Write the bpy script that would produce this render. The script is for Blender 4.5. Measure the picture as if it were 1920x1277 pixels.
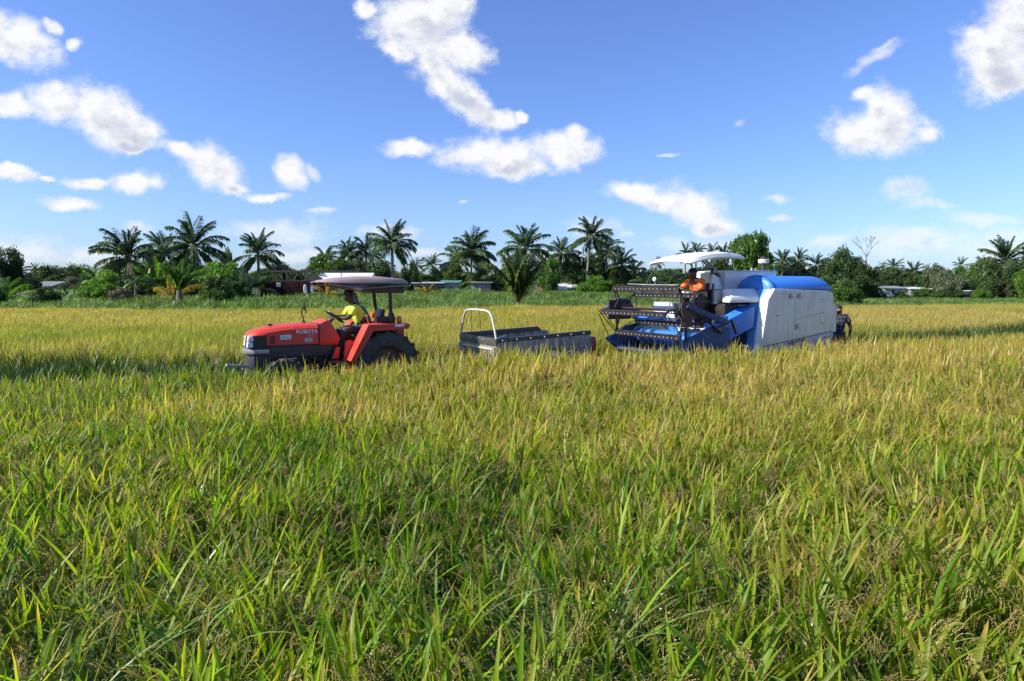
import bpy, bmesh, math, random
import numpy as np
from mathutils import Vector, Matrix, Euler
random.seed(7); rng = np.random.default_rng(7)
S = bpy.context.scene
for o in list(bpy.data.objects): bpy.data.objects.remove(o)
R = math.radians

# ------------------------------------------------------------------ camera
CAM_Z = 2.05
F = 1280.0                       # focal length in photograph pixels (24 mm on a 36 mm wide frame)
PITCH = math.atan(98.5 / F)
cam = bpy.data.cameras.new('camera'); cam_o = bpy.data.objects.new('camera', cam)
S.collection.objects.link(cam_o); S.camera = cam_o
cam.sensor_width = 36; cam.lens = 24; cam.clip_start = 0.1; cam.clip_end = 9000
cam_o.location = (0, 0, CAM_Z); cam_o.rotation_euler = (math.pi / 2 - PITCH, 0, 0)

# ------------------------------------------------------------------ sun and sky
SUN_EL, SUN_AZ = 34.0, -105.0     # azimuth measured from +Y towards +X
sv = Vector((math.sin(R(SUN_AZ)) * math.cos(R(SUN_EL)), math.cos(R(SUN_AZ)) * math.cos(R(SUN_EL)), math.sin(R(SUN_EL))))
sun = bpy.data.lights.new('sun', 'SUN'); sun.energy = 5.0; sun.angle = R(0.53); sun.color = (1.0, 0.94, 0.84)
sun_o = bpy.data.objects.new('sun', sun); S.collection.objects.link(sun_o)
sun_o.rotation_euler = sv.to_track_quat('Z', 'Y').to_euler(); sun_o.location = (0, 0, 60)

S.view_settings.view_transform = 'Standard'; S.view_settings.look = 'None'
S.view_settings.exposure = 0.75; S.view_settings.gamma = 1.0; S.view_settings.use_curve_mapping = False

world = bpy.data.worlds.new('World'); S.world = world; world.use_nodes = True
NT = world.node_tree; NT.nodes.clear()


class G:
    """small helper that writes node graphs"""
    def __init__(s, nt): s.nt = nt
    def n(s, t, **k):
        nd = s.nt.nodes.new(t)
        for a, b in k.items(): setattr(nd, a, b)
        return nd
    def put(s, sock, v):
        if v is None: return
        if isinstance(v, bpy.types.NodeSocket): s.nt.links.new(v, sock)
        else: sock.default_value = v
    def m(s, op, a, b=None, c=None, clamp=False):
        nd = s.n('ShaderNodeMath', operation=op); nd.use_clamp = clamp
        for i, v in enumerate((a, b, c)): s.put(nd.inputs[i], v)
        return nd.outputs[0]
    def v(s, op, a, b=None, c=None):
        nd = s.n('ShaderNodeVectorMath', operation=op)
        for i, x in enumerate((a, b, c)):
            if x is not None: s.put(nd.inputs[i], x)
        return nd.outputs['Value' if op in ('LENGTH', 'DOT_PRODUCT', 'DISTANCE') else 'Vector']
    def noise(s, vec, scale, detail=4, rough=0.55, out='Fac', dist=0.0):
        nd = s.n('ShaderNodeTexNoise'); nd.inputs['Scale'].default_value = scale
        nd.inputs['Detail'].default_value = detail; nd.inputs['Roughness'].default_value = rough
        nd.inputs['Distortion'].default_value = dist
        if vec is not None: s.nt.links.new(vec, nd.inputs['Vector'])
        return nd.outputs[out]
    def mix(s, f, a, b, bt='MIX'):
        nd = s.n('ShaderNodeMix', data_type='RGBA', blend_type=bt)
        s.put(nd.inputs['Factor'], f); s.put(nd.inputs['A'], a); s.put(nd.inputs['B'], b)
        return nd.outputs['Result']
    def ramp(s, f, stops):
        nd = s.n('ShaderNodeValToRGB'); s.put(nd.inputs[0], f)
        while len(nd.color_ramp.elements) < len(stops): nd.color_ramp.elements.new(0.5)
        for e, (p, c) in zip(nd.color_ramp.elements, stops): e.position = p; e.color = (*c, 1)
        return nd.outputs[0]
    def rng(s, f, a, b, c=0.0, d=1.0, kind='LINEAR'):
        nd = s.n('ShaderNodeMapRange', interpolation_type=kind); s.put(nd.inputs[0], f)
        for i, v in zip((1, 2, 3, 4), (a, b, c, d)): s.put(nd.inputs[i], v)
        return nd.outputs[0]


def uv_of(px, py):
    """direction (x/y, z/y) of a point of the sky seen at that place"""
    a = (px - 960) / F; b = (638.5 - py) / F
    y = math.cos(PITCH) + b * math.sin(PITCH); z = b * math.cos(PITCH) - math.sin(PITCH)
    return a / y, z / y

w = G(NT)
tc = w.n('ShaderNodeTexCoord')
sep = w.n('ShaderNodeSeparateXYZ'); NT.links.new(tc.outputs['Generated'], sep.inputs[0])
ay = w.m('MAXIMUM', w.m('ABSOLUTE', sep.outputs[1]), 0.02)
U = w.m('DIVIDE', sep.outputs[0], ay); V = w.m('DIVIDE', sep.outputs[2], ay)
cmb = w.n('ShaderNodeCombineXYZ'); NT.links.new(U, cmb.inputs[0]); NT.links.new(V, cmb.inputs[1])
P0 = cmb.outputs[0]
w1 = w.noise(P0, 9.0, 3, 0.6, out='Color')
warp = w.v('MULTIPLY_ADD', w.v('SUBTRACT', w1, (0.5, 0.5, 0.5)), (0.050, 0.040, 0.0), P0)
w2 = w.noise(P0, 34.0, 3, 0.6, out='Color')
warp = w.v('MULTIPLY_ADD', w.v('SUBTRACT', w2, (0.5, 0.5, 0.5)), (0.022, 0.020, 0.0), warp)
# clouds: centre x, y, half width, half height (photograph pixels), tilt group, opacity kind
CL = [  # px, py, rx, ry, tilt
 (25, 72, 88, 46, 25), (95, 45, 20, 14, 25), (10, 200, 62, 26, 0), (133, 78, 17, 12, 0),
 (108, 190, 62, 40, 0), (185, 212, 98, 52, 20), (268, 240, 48, 34, 25), (250, 270, 38, 12, 0),
 (335, 284, 44, 18, 25), (398, 316, 66, 38, 20), (440, 352, 30, 14, 0), (545, 322, 36, 26, 50), (500, 368, 45, 11, 0),
 (250, 342, 58, 22, 0), (160, 340, 45, 12, 0), (125, 380, 50, 14, 0), (25, 330, 45, 14, 0), (88, 334, 18, 7, 0),
 (790, 40, 95, 66, 25), (850, 85, 65, 42, 25), (690, 12, 26, 18, 0), (840, 10, 60, 26, 0), (750, 90, 40, 18, 25),
 (830, 140, 60, 36, 50), (875, 190, 74, 34, 50), (930, 228, 42, 20, 0), (765, 278, 48, 20, 0),
 (930, 290, 110, 34, 0), (1050, 278, 72, 34, 0), (960, 312, 80, 24, 0), (1080, 250, 26, 18, 0), (975, 222, 14, 9, 0),
 (1190, 360, 62, 24, 0), (1300, 388, 72, 34, 25), (1340, 425, 50, 16, 0), (1235, 375, 60, 20, 0),
 (1645, 238, 96, 48, 0), (1660, 205, 52, 42, 0), (1740, 240, 34, 22, 0), (1620, 175, 34, 14, 0),
 (1870, 105, 76, 76, 0), (1915, 60, 80, 90, 0), (1890, 150, 60, 34, 0), (1835, 60, 24, 14, 0)]
SOFT = [  # thinner, hazier clouds
 (1645, 108, 60, 12, -25), (1690, 360, 70, 24, 0), (1750, 382, 60, 14, 0), (1460, 373, 32, 10, 0), (1465, 415, 26, 8, 0),
 (1660, 90, 34, 9, -25), (1385, 240, 16, 8, 0), (1258, 288, 18, 5, 0), (530, 435, 110, 28, 0), (470, 425, 40, 18, 0),
 (590, 328, 16, 10, 50), (265, 425, 26, 14, 0), (40, 470, 130, 24, 0), (170, 478, 110, 22, 0), (720, 432, 70, 14, 0),
 (800, 470, 50, 12, 0), (1100, 428, 60, 20, 0), (1172, 440, 20, 9, 0), (1700, 455, 150, 32, 0), (1870, 470, 120, 26, 0),
 (1850, 405, 90, 16, 0), (1725, 435, 50, 18, 0), (1340, 455, 140, 18, 0), (560, 470, 90, 14, 0), (1560, 455, 60, 14, 0),
 (1050, 480, 120, 18, 0), (1900, 440, 60, 18, 0), (870, 380, 10, 4, 0), (600, 398, 40, 5, 0), (2100, 330, 110, 50, 0),
 (-180, 260, 120, 50, 0), (-300, 440, 160, 34, 0), (2250, 450, 180, 34, 0)]
def rotations(src):
    rot = {}
    for t in (0, 20, 25, 50, -25):
        if t == 0: rot[t] = src; continue
        c, s_ = math.cos(R(t)), math.sin(R(t))   # tilt: right end lower for positive t
        x = w.v('DOT_PRODUCT', src, (c, -s_, 0)); y = w.v('DOT_PRODUCT', src, (s_, c, 0))
        cc = w.n('ShaderNodeCombineXYZ'); NT.links.new(x, cc.inputs[0]); NT.links.new(y, cc.inputs[1]); rot[t] = cc.outputs[0]
    return rot
rot = rotations(warp); rot_s = rotations(w.v('ADD', warp, (-0.016, 0.026, 0)))   # second set looks towards the sun

def field(lst, grow, rot):
    acc = None
    for (px, py, rx, ry, t) in lst:
        u, v_ = uv_of(px, py)
        if t: c, s_ = math.cos(R(t)), math.sin(R(t)); u, v_ = c * u - s_ * v_, s_ * u + c * v_
        a, b = F / (rx * grow), F / (ry * grow)
        L = w.v('LENGTH', w.v('MULTIPLY_ADD', rot[t], (a, b, 0), (-u * a, -v_ * b, 0)))
        if acc is None: acc = L
        else:
            nd = w.n('ShaderNodeMath', operation='SMOOTH_MIN'); NT.links.new(acc, nd.inputs[0]); NT.links.new(L, nd.inputs[1])
            nd.inputs[2].default_value = 0.22; acc = nd.outputs[0]
    return acc
stretch = w.v('MULTIPLY', P0, (1.0, 1.35, 1.0))
nz = w.noise(stretch, 15.0, 11, 0.71)
sun_uv = (-0.012, 0.016, 0)
nz2 = w.noise(w.v('ADD', stretch, sun_uv), 15.0, 6, 0.64)
f1 = field(CL, 1.02, rot); f2 = field(SOFT, 1.1, rot); fs_ = field(CL, 0.98, rot_s)
lit = w.m('MULTIPLY', w.m('SUBTRACT', nz, nz2), 2.6)
b1 = w.m('ADD', w.m('SUBTRACT', 1.03, f1), w.m('MULTIPLY', w.m('SUBTRACT', nz, 0.5), 1.75))
d1 = w.rng(b1, -0.20, 0.60, 0, 0.98, 'SMOOTHSTEP')
b2 = w.m('ADD', w.m('SUBTRACT', 1.0, f2), w.m('MULTIPLY', w.m('SUBTRACT', nz, 0.5), 2.2))
d2 = w.rng(b2, -0.10, 0.95, 0, 0.60, 'SMOOTHSTEP')
dens = w.m('MAXIMUM', d1, d2)
core = w.rng(b1, 0.15, 0.95, 0, 1, 'SMOOTHSTEP')
deep = w.rng(w.m('ADD', w.m('SUBTRACT', 1.0, fs_), w.m('MULTIPLY', w.m('SUBTRACT', nz2, 0.5), 1.6)), 0.05, 0.85, 0, 1, 'SMOOTHSTEP')
shade = w.m('SUBTRACT', w.m('ADD', w.m('MULTIPLY', w.m('MULTIPLY', core, deep), w.rng(nz, 0.3, 0.7, 0.45, 1.25)), w.m('MULTIPLY', w.m('SUBTRACT', w.noise(stretch, 11.0, 3, 0.5), 0.5), 0.7)), lit, clamp=True)

sky = w.n('ShaderNodeTexSky', sky_type='NISHITA'); sky.sun_disc = False
sky.sun_elevation = R(SUN_EL); sky.sun_rotation = R(SUN_AZ)
sky.altitude = 0; sky.air_density = 1.0; sky.dust_density = 0.7; sky.ozone_density = 2.2
skyb = w.mix(1.0, sky.outputs[0], (0.77, 0.94, 1.42, 1), 'MULTIPLY')   # white balance of the photograph
CB = 6.7
ccol = w.mix(shade, (CB, CB, CB * 1.01, 1), (CB * 0.60, CB * 0.65, CB * 0.77, 1))
skyc = w.mix(dens, skyb, ccol)
bg = w.n('ShaderNodeBackground'); NT.links.new(skyc, bg.inputs[0]); bg.inputs[1].default_value = 0.088
wo = w.n('ShaderNodeOutputWorld'); NT.links.new(bg.outputs[0], wo.inputs[0])
world.cycles.sampling_method = 'NONE'

cy = S.cycles
cy.max_bounces = 5; cy.diffuse_bounces = 2; cy.glossy_bounces = 2; cy.transmission_bounces = 4; cy.transparent_max_bounces = 6
cy.use_denoising = True; cy.sample_clamp_indirect = 6.0
cy.caustics_reflective = False; cy.caustics_refractive = False

# ------------------------------------------------------------------ helpers
COL = S.collection


def setp(o, label=None, cat=None, group=None, kind=None):
    if label: o['label'] = label
    if cat: o['category'] = cat
    if group: o['group'] = group
    if kind: o['kind'] = kind
    return o

def thing(name, label, cat, loc=(0, 0, 0), rz=0.0, group=None, ry=0.0):
    o = bpy.data.objects.new(name, None); COL.objects.link(o); o.empty_display_size = 0.2
    o.location = loc; o.rotation_euler = (0, ry, rz)
    return setp(o, label, cat, group)


class B:
    """collects shapes into one mesh"""
    def __init__(s): s.v = []; s.f = []
    def add(s, vs, fs):
        k = len(s.v); s.v += [tuple(p) for p in vs]; s.f += [tuple(i + k for i in f) for f in fs]; return s
    def box(s, x0, x1, y0, y1, z0, z1):
        return s.add([(x, y, z) for z in (z0, z1) for y in (y0, y1) for x in (x0, x1)],
                     [(0, 2, 3, 1), (4, 5, 7, 6), (0, 1, 5, 4), (2, 6, 7, 3), (0, 4, 6, 2), (1, 3, 7, 5)])
    def obox(s, c, size, rx=0, ry=0, rz=0):
        m = Euler((rx, ry, rz)).to_matrix(); h = [q / 2 for q in size]
        vs = [Vector(c) + m @ Vector((a * h[0], b * h[1], d * h[2])) for d in (-1, 1) for b in (-1, 1) for a in (-1, 1)]
        return s.add(vs, [(0, 2, 3, 1), (4, 5, 7, 6), (0, 1, 5, 4), (2, 6, 7, 3), (0, 4, 6, 2), (1, 3, 7, 5)])
    def prism(s, poly, y0, y1):      # polygon in (x, z), pushed along y
        n = len(poly)
        vs = [(x, y0, z) for x, z in poly] + [(x, y1, z) for x, z in poly]
        return s.add(vs, [tuple(range(n)), tuple(range(2 * n - 1, n - 1, -1))] + [(i, i + n, (i + 1) % n + n, (i + 1) % n) for i in range(n)])
    def prismx(s, poly, x0, x1):     # polygon in (y, z), pushed along x
        n = len(poly)
        vs = [(x0, y, z) for y, z in poly] + [(x1, y, z) for y, z in poly]
        return s.add(vs, [tuple(range(n)), tuple(range(2 * n - 1, n - 1, -1))] + [(i, i + n, (i + 1) % n + n, (i + 1) % n) for i in range(n)])
    def loft(s, rings, caps=True, closed=True, ring=False):
        if ring: rings = list(rings) + [rings[0]]; caps = False
        n = len(rings[0]); k = len(s.v)
        for r in rings: s.v += [tuple(p) for p in r]
        for j in range(len(rings) - 1):
            for i in range(n if closed else n - 1):
                a = k + j * n + i; b = k + j * n + (i + 1) % n
                s.f.append((a, b, b + n, a + n))
        if caps: s.f.append(tuple(k + i for i in range(n - 1, -1, -1))); s.f.append(tuple(k + (len(rings) - 1) * n + i for i in range(n)))
        return s
    def tube(s, pts, r, seg=6, caps=True):
        pts = [Vector(p) for p in pts]; rr = r if isinstance(r, (list, tuple)) else [r] * len(pts); rings = []
        up = Vector((0, 0, 1)); d0 = (pts[1] - pts[0]).normalized()
        if abs(d0.z) > 0.95: up = Vector((1, 0, 0))
        for i, p in enumerate(pts):
            d = (pts[min(i + 1, len(pts) - 1)] - pts[max(i - 1, 0)]).normalized()
            a = d.cross(up).normalized(); b = a.cross(d)
            rings.append([p + rr[i] * (math.cos(t) * a + math.sin(t) * b) for t in [2 * math.pi * q / seg for q in range(seg)]])
        return s.loft(rings, caps)
    def lathe(s, prof, c=(0, 0, 0), axis='y', seg=20, ring=False):   # profile (radius, along)
        rings = []
        for r, a in prof:
            ring = []
            for q in range(seg):
                t = 2 * math.pi * q / seg; p = (r * math.cos(t), r * math.sin(t))
                ring.append({'y': (c[0] + p[0], c[1] + a, c[2] + p[1]), 'z': (c[0] + p[0], c[1] + p[1], c[2] + a), 'x': (c[0] + a, c[1] + p[0], c[2] + p[1])}[axis])
            rings.append(ring)
        return s.loft(rings, True, True, ring)
    def ball(s, c, r, seg=8, sc=(1, 1, 1)):
        rings = []
        for j in range(seg // 2 + 1):
            a = math.pi * j / (seg // 2); rr = max(math.sin(a), 0.02) * r
            rings.append([(c[0] + rr * math.cos(t) * sc[0], c[1] + rr * math.sin(t) * sc[1], c[2] - r * math.cos(a) * sc[2]) for t in [2 * math.pi * q / seg for q in range(seg)]])
        return s.loft(rings)
    def mesh(s, name, mat, bevel=0.0, smooth=None):
        me = bpy.data.meshes.new(name); me.from_pydata(s.v, [], s.f)
        bm = bmesh.new(); bm.from_mesh(me)
        bmesh.ops.recalc_face_normals(bm, faces=bm.faces)
        if bevel > 0:
            es = [e for e in bm.edges if len(e.link_faces) == 2 and e.calc_face_angle(0) > 0.5]
            bmesh.ops.bevel(bm, geom=es, offset=bevel, segments=2, affect='EDGES', profile=0.6, clamp_overlap=True)
        bm.to_mesh(me); bm.free()
        if mat: me.materials.append(mat)
        if smooth is not None or bevel > 0:
            me.shade_smooth(); me.set_sharp_from_angle(angle=R(smooth if smooth else 35))
        return me
    def obj(s, name, mat, parent=None, bevel=0.0, smooth=None, label=None, cat=None, group=None, kind=None):
        o = bpy.data.objects.new(name, s.mesh(name, mat, bevel, smooth)); COL.objects.link(o)
        if parent: o.parent = parent
        return setp(o, label, cat, group, kind)

def text(name, body, size, mat, parent, loc, rot, depth=0.002, squeeze=1.0, label=None):
    cu = bpy.data.curves.new(name, 'FONT'); cu.body = body; cu.size = size; cu.extrude = depth; cu.offset = size * 0.02
    cu.align_x = 'CENTER'; cu.align_y = 'CENTER'; cu.materials.append(mat)
    o = bpy.data.objects.new(name, cu); COL.objects.link(o); o.parent = parent
    me = bpy.data.meshes.new_from_object(o.evaluated_get(bpy.context.evaluated_depsgraph_get())); me.materials.clear(); me.materials.append(mat)
    bpy.data.objects.remove(o); bpy.data.curves.remove(cu); o = bpy.data.objects.new(name, me); COL.objects.link(o); o.parent = parent
    o.location = loc; o.rotation_euler = rot; o.scale = (squeeze, 1, 1)
    return setp(o, label)


# ------------------------------------------------------------------ materials
def newmat(name):
    m = bpy.data.materials.new(name); m.use_nodes = True; m.node_tree.nodes.clear(); g = G(m.node_tree)
    out = g.n('ShaderNodeOutputMaterial'); return m, g, out

def paint(name, col, rough=0.45, metal=0.0, dirt=(0.16, 0.12, 0.08), amount=0.25, scale=6.0, bump=0.0, spec=0.5, streak=False):
    m, g, out = newmat(name)
    tcn = g.n('ShaderNodeTexCoord'); P = tcn.outputs['Object']
    if streak: P = g.v('MULTIPLY', P, (2.2, 2.2, 0.55))       # dust washed down by rain
    a = g.noise(P, scale, 6, 0.65); b = g.noise(P, scale * 6, 4, 0.6)
    f = g.m('MULTIPLY', g.rng(g.m('ADD', g.m('MULTIPLY', a, 0.7), g.m('MULTIPLY', b, 0.3)), 0.42, 0.68), amount, clamp=True)
    c = g.mix(f, (*col, 1), (*dirt, 1))
    p = g.n('ShaderNodeBsdfPrincipled'); g.put(p.inputs['Base Color'], c); p.inputs['Metallic'].default_value = metal
    g.put(p.inputs['Roughness'], g.rng(a, 0.3, 0.8, rough * 0.8, min(1, rough * 1.35))); p.inputs['Specular IOR Level'].default_value = spec
    if bump:
        bn = g.n('ShaderNodeBump'); bn.inputs['Strength'].default_value = bump; bn.inputs['Distance'].default_value = 0.01
        g.put(bn.inputs['Height'], b); g.nt.links.new(bn.outputs[0], p.inputs['Normal'])
    g.nt.links.new(p.outputs[0], out.inputs[0]); return m

M = {
 'red': paint('red_paint', (0.60, 0.035, 0.018), 0.45, amount=0.42, dirt=(0.33, 0.13, 0.08)),
 'black': paint('black_plastic', (0.018, 0.018, 0.02), 0.5, amount=0.3, dirt=(0.08, 0.07, 0.05)),
 'tyre': paint('tyre_rubber', (0.03, 0.03, 0.028), 0.85, amount=0.75, dirt=(0.13, 0.11, 0.08), scale=9),
 'rim': paint('rim_paint', (0.10, 0.05, 0.03), 0.7, amount=0.6, dirt=(0.05, 0.04, 0.03)),
 'steel': paint('grey_steel', (0.33, 0.33, 0.32), 0.4, 0.6, amount=0.3),
 'maroon': paint('faded_maroon_plastic', (0.31, 0.21, 0.20), 0.42, amount=0.7, dirt=(0.34, 0.29, 0.27), scale=4),
 'maroon_d': paint('brown_underside', (0.07, 0.035, 0.03), 0.7, amount=0.3),
 'white': paint('white_paint', (0.80, 0.80, 0.78), 0.42, amount=0.38, dirt=(0.46, 0.42, 0.34)),
 'panel': paint('dusty_white_panel', (0.72, 0.69, 0.59), 0.5, amount=0.55, dirt=(0.40, 0.37, 0.30), scale=2.5, streak=True),
 'sticker': paint('sticker_white', (0.78, 0.79, 0.80), 0.4, amount=0.3, dirt=(0.4, 0.4, 0.4), scale=25),
 'blue': paint('blue_paint', (0.026, 0.19, 0.66), 0.38, amount=0.42, dirt=(0.13, 0.20, 0.34)),
 'blue_l': paint('light_blue_paint', (0.07, 0.30, 0.74), 0.4, amount=0.2, dirt=(0.25, 0.30, 0.35)),
 'blue_d': paint('muddy_blue_paint', (0.013, 0.048, 0.145), 0.55, amount=0.6, dirt=(0.055, 0.06, 0.06)),
 'iron': paint('dark_iron', (0.017, 0.014, 0.016), 0.45, 0.3, amount=0.4, dirt=(0.09, 0.06, 0.04)),
 'cream': paint('cream_paint', (0.50, 0.48, 0.42), 0.45, amount=0.4, dirt=(0.30, 0.26, 0.20), scale=10),
 'traygrey': paint('scraped_grey_steel', (0.36, 0.34, 0.30), 0.6, 0.0, amount=1.0, dirt=(0.045, 0.040, 0.033), scale=4.0, bump=0.3, streak=True),
 'traylouver': paint('dull_grey_louvre', (0.24, 0.225, 0.20), 0.5, 0.1, amount=0.5, dirt=(0.16, 0.14, 0.11)),
 'traydark': paint('tray_liner', (0.05, 0.048, 0.042), 0.5, amount=0.4, dirt=(0.12, 0.11, 0.08)),
 'orange_l': paint('orange_lens', (0.55, 0.14, 0.02), 0.25, amount=0.2),
 'redlens': paint('red_lens', (0.20, 0.02, 0.015), 0.3, amount=0.4),
 'skin': paint('brown_skin', (0.075, 0.036, 0.022), 0.5, amount=0.1, dirt=(0.05, 0.03, 0.02)),
 'hair': paint('black_hair', (0.012, 0.010, 0.009), 0.7, amount=0.1),
 'hivis': paint('yellow_hivis_cloth', (0.70, 0.90, 0.08), 0.8, amount=0.2, dirt=(0.4, 0.5, 0.1), bump=0.3),
 'orangecloth': paint('orange_cloth', (0.95, 0.17, 0.03), 0.85, amount=0.25, dirt=(0.7, 0.08, 0.02), bump=0.4, scale=12),
 'greycloth': paint('grey_cloth', (0.15, 0.16, 0.18), 0.85, amount=0.4, bump=0.3),
 'darkcloth': paint('dark_cloth', (0.035, 0.035, 0.045), 0.85, amount=0.4, bump=0.3),
 'roofwhite': paint('white_roof_iron', (0.72, 0.72, 0.70), 0.45, 0.1, amount=0.2),
 'roofgrey': paint('grey_roof_iron', (0.30, 0.31, 0.32), 0.5, 0.2, amount=0.4),
 'wallgrey': paint('grey_wall', (0.16, 0.17, 0.18), 0.8, amount=0.5, scale=2),
 'walllight': paint('pale_wall', (0.42, 0.44, 0.43), 0.8, amount=0.3, scale=2),
 'teal': paint('teal_roof_paint', (0.06, 0.22, 0.22), 0.6, amount=0.3),
 'rust_shaded': paint('shaded_rusty_steel', (0.030, 0.010, 0.010), 0.95, amount=0.8, dirt=(0.010, 0.008, 0.008), scale=1.0, spec=0.1),  # rusty red darkened to near black: shade below the frame put into the colour
 'darksteel': paint('dark_steel_beam', (0.035, 0.035, 0.038), 0.6, 0.3, amount=0.3),
 'glass': paint('dark_glass', (0.02, 0.025, 0.03), 0.12, amount=0.1),
 'bark': paint('grey_bark', (0.17, 0.14, 0.11), 0.9, amount=0.7, dirt=(0.07, 0.055, 0.04), scale=3, bump=0.6),
 'bark_pale': paint('pale_palm_bark', (0.30, 0.26, 0.22), 0.9, amount=0.6, dirt=(0.12, 0.10, 0.08), scale=4, bump=0.6),
}

def attr(g, name, kind='GEOMETRY'):
    n = g.n('ShaderNodeAttribute'); n.attribute_name = name; n.attribute_type = kind; return n

def leafy(name, stops, trans=0.42, rough=0.42, spec=0.4, var=0.35, noise_scale=0.8, tip=None, huevar=0.02, tcol=1.25):
    """leaf material: colour by a random value stored on the leaf, plus object variation"""
    m, g, out = newmat(name)
    a = attr(g, 'lf'); sp = g.n('ShaderNodeSeparateColor'); g.nt.links.new(a.outputs['Color'], sp.inputs[0])
    oi = g.n('ShaderNodeObjectInfo')
    f = g.m('ADD', g.m('MULTIPLY', sp.outputs[1], 0.75), g.m('MULTIPLY', oi.outputs['Random'], 0.25))
    c = g.ramp(f, stops)
    if tip: c = g.mix(g.rng(sp.outputs[0], 0.75, 1.0), c, (*tip, 1))
    h = g.n('ShaderNodeHueSaturation'); g.put(h.inputs['Color'], c)
    g.put(h.inputs['Value'], g.rng(oi.outputs['Random'], 0, 1, 1 - var * 0.5, 1 + var * 0.5))
    g.put(h.inputs['Hue'], g.rng(oi.outputs['Random'], 0, 1, 0.5 - huevar, 0.5 + huevar))
    c = h.outputs[0]
    p = g.n('ShaderNodeBsdfPrincipled'); g.put(p.inputs['Base Color'], c); p.inputs['Roughness'].default_value = rough
    p.inputs['Specular IOR Level'].default_value = spec
    t = g.n('ShaderNodeBsdfTranslucent'); g.put(t.inputs[0], g.mix(1.0, c, (tcol, tcol * 1.08, tcol * 0.55, 1), 'MULTIPLY'))
    mx = g.n('ShaderNodeMixShader'); mx.inputs[0].default_value = trans
    g.nt.links.new(p.outputs[0], mx.inputs[1]); g.nt.links.new(t.outputs[0], mx.inputs[2]); g.nt.links.new(mx.outputs[0], out.inputs[0])
    return m

def rice_material():
    m, g, out = newmat('rice_leaf')
    a = attr(g, 'lf'); sp = g.n('ShaderNodeSeparateColor'); g.nt.links.new(a.outputs['Color'], sp.inputs[0])
    t, r, ty, r2 = sp.outputs[0], sp.outputs[1], sp.outputs[2], a.outputs['Alpha']
    ripe = attr(g, 'ripe', 'INSTANCER').outputs['Fac']
    f = g.m('ADD', g.m('MULTIPLY', r, 0.42), g.m('MULTIPLY', ripe, 0.62))
    c = g.ramp(f, [(0.0, (0.032, 0.092, 0.008)), (0.22, (0.098, 0.212, 0.010)), (0.46, (0.235, 0.325, 0.018)),
                   (0.72, (0.32, 0.33, 0.045)), (0.86, (0.47, 0.42, 0.100)), (1.0, (0.61, 0.51, 0.22))])
    c = g.mix(1.0, c, g.rng(g.m('FRACT', g.m('MULTIPLY', r2, 7.31)), 0, 1, 0.58, 1.38), 'MULTIPLY')     # every leaf has its own depth of colour
    # dry, orange leaf ends
    e = g.m('SUBTRACT', 1.0, g.m('MULTIPLY', r2, g.m('ADD', g.m('MULTIPLY', ripe, 0.55), 0.10)))
    tf = g.rng(g.m('SUBTRACT', t, e), -0.05, 0.12)
    isleaf = g.m('LESS_THAN', ty, 0.25)
    c = g.mix(g.m('MULTIPLY', g.m('MULTIPLY', tf, isleaf), 0.75), c, (0.56, 0.36, 0.08, 1))
    c = g.mix(g.m('COMPARE', ty, 0.32, 0.05), c, g.mix(r, (0.50, 0.40, 0.20, 1), (0.32, 0.20, 0.09, 1)))      # dead straw-coloured leaves
    gr = g.ramp(g.m('ADD', g.m('MULTIPLY', r, 0.6), g.m('MULTIPLY', ripe, 0.3)), [(0.0, (0.22, 0.20, 0.05)), (0.30, (0.36, 0.25, 0.09)), (0.55, (0.52, 0.40, 0.17)), (0.85, (0.62, 0.50, 0.24)), (1.0, (0.38, 0.22, 0.10))])
    c = g.mix(g.m('GREATER_THAN', ty, 0.75), c, gr)
    p = g.n('ShaderNodeBsdfPrincipled'); g.put(p.inputs['Base Color'], c)
    p.inputs['Roughness'].default_value = 0.42; p.inputs['Specular IOR Level'].default_value = 0.30
    tr = g.n('ShaderNodeBsdfTranslucent'); g.put(tr.inputs[0], g.mix(1.0, c, (1.35, 1.4, 0.6, 1), 'MULTIPLY'))
    mx = g.n('ShaderNodeMixShader'); g.put(mx.inputs[0], g.m('MULTIPLY', g.m('SUBTRACT', 1.1, ty), 0.48))
    g.nt.links.new(p.outputs[0], mx.inputs[1]); g.nt.links.new(tr.outputs[0], mx.inputs[2]); g.nt.links.new(mx.outputs[0], out.inputs[0])
    return m
M['rice'] = rice_material()
M['wild'] = leafy('wild_grass_leaf', [(0, (0.06, 0.14, 0.022)), (0.5, (0.14, 0.25, 0.045)), (1, (0.26, 0.34, 0.09))], trans=0.35, rough=0.36, spec=0.6)
M['grass'] = leafy('green_grass_leaf', [(0, (0.05, 0.10, 0.02)), (0.5, (0.12, 0.20, 0.04)), (0.85, (0.23, 0.28, 0.07)), (1, (0.34, 0.29, 0.13))], trans=0.4, var=0.9, huevar=0.035)
M['weed'] = leafy('weed_leaf', [(0, (0.04, 0.12, 0.03)), (1, (0.12, 0.24, 0.06))], trans=0.35)
M['petal'] = paint('white_petal', (0.8, 0.8, 0.78), 0.6, amount=0.0)
M['palm'] = leafy('coconut_leaflet', [(0, (0.030, 0.070, 0.020)), (0.6, (0.075, 0.130, 0.036)), (1, (0.21, 0.19, 0.09))], trans=0.28, rough=0.40, spec=0.55)
M['palm_mid'] = leafy('mid_palm_leaflet', [(0, (0.05, 0.095, 0.02)), (0.6, (0.11, 0.17, 0.036)), (1, (0.25, 0.24, 0.07))], trans=0.35, rough=0.4)
M['palm_young'] = leafy('young_palm_leaflet', [(0, (0.05, 0.13, 0.012)), (0.6, (0.12, 0.23, 0.015)), (1, (0.30, 0.34, 0.03))], trans=0.45, rough=0.35)
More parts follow.
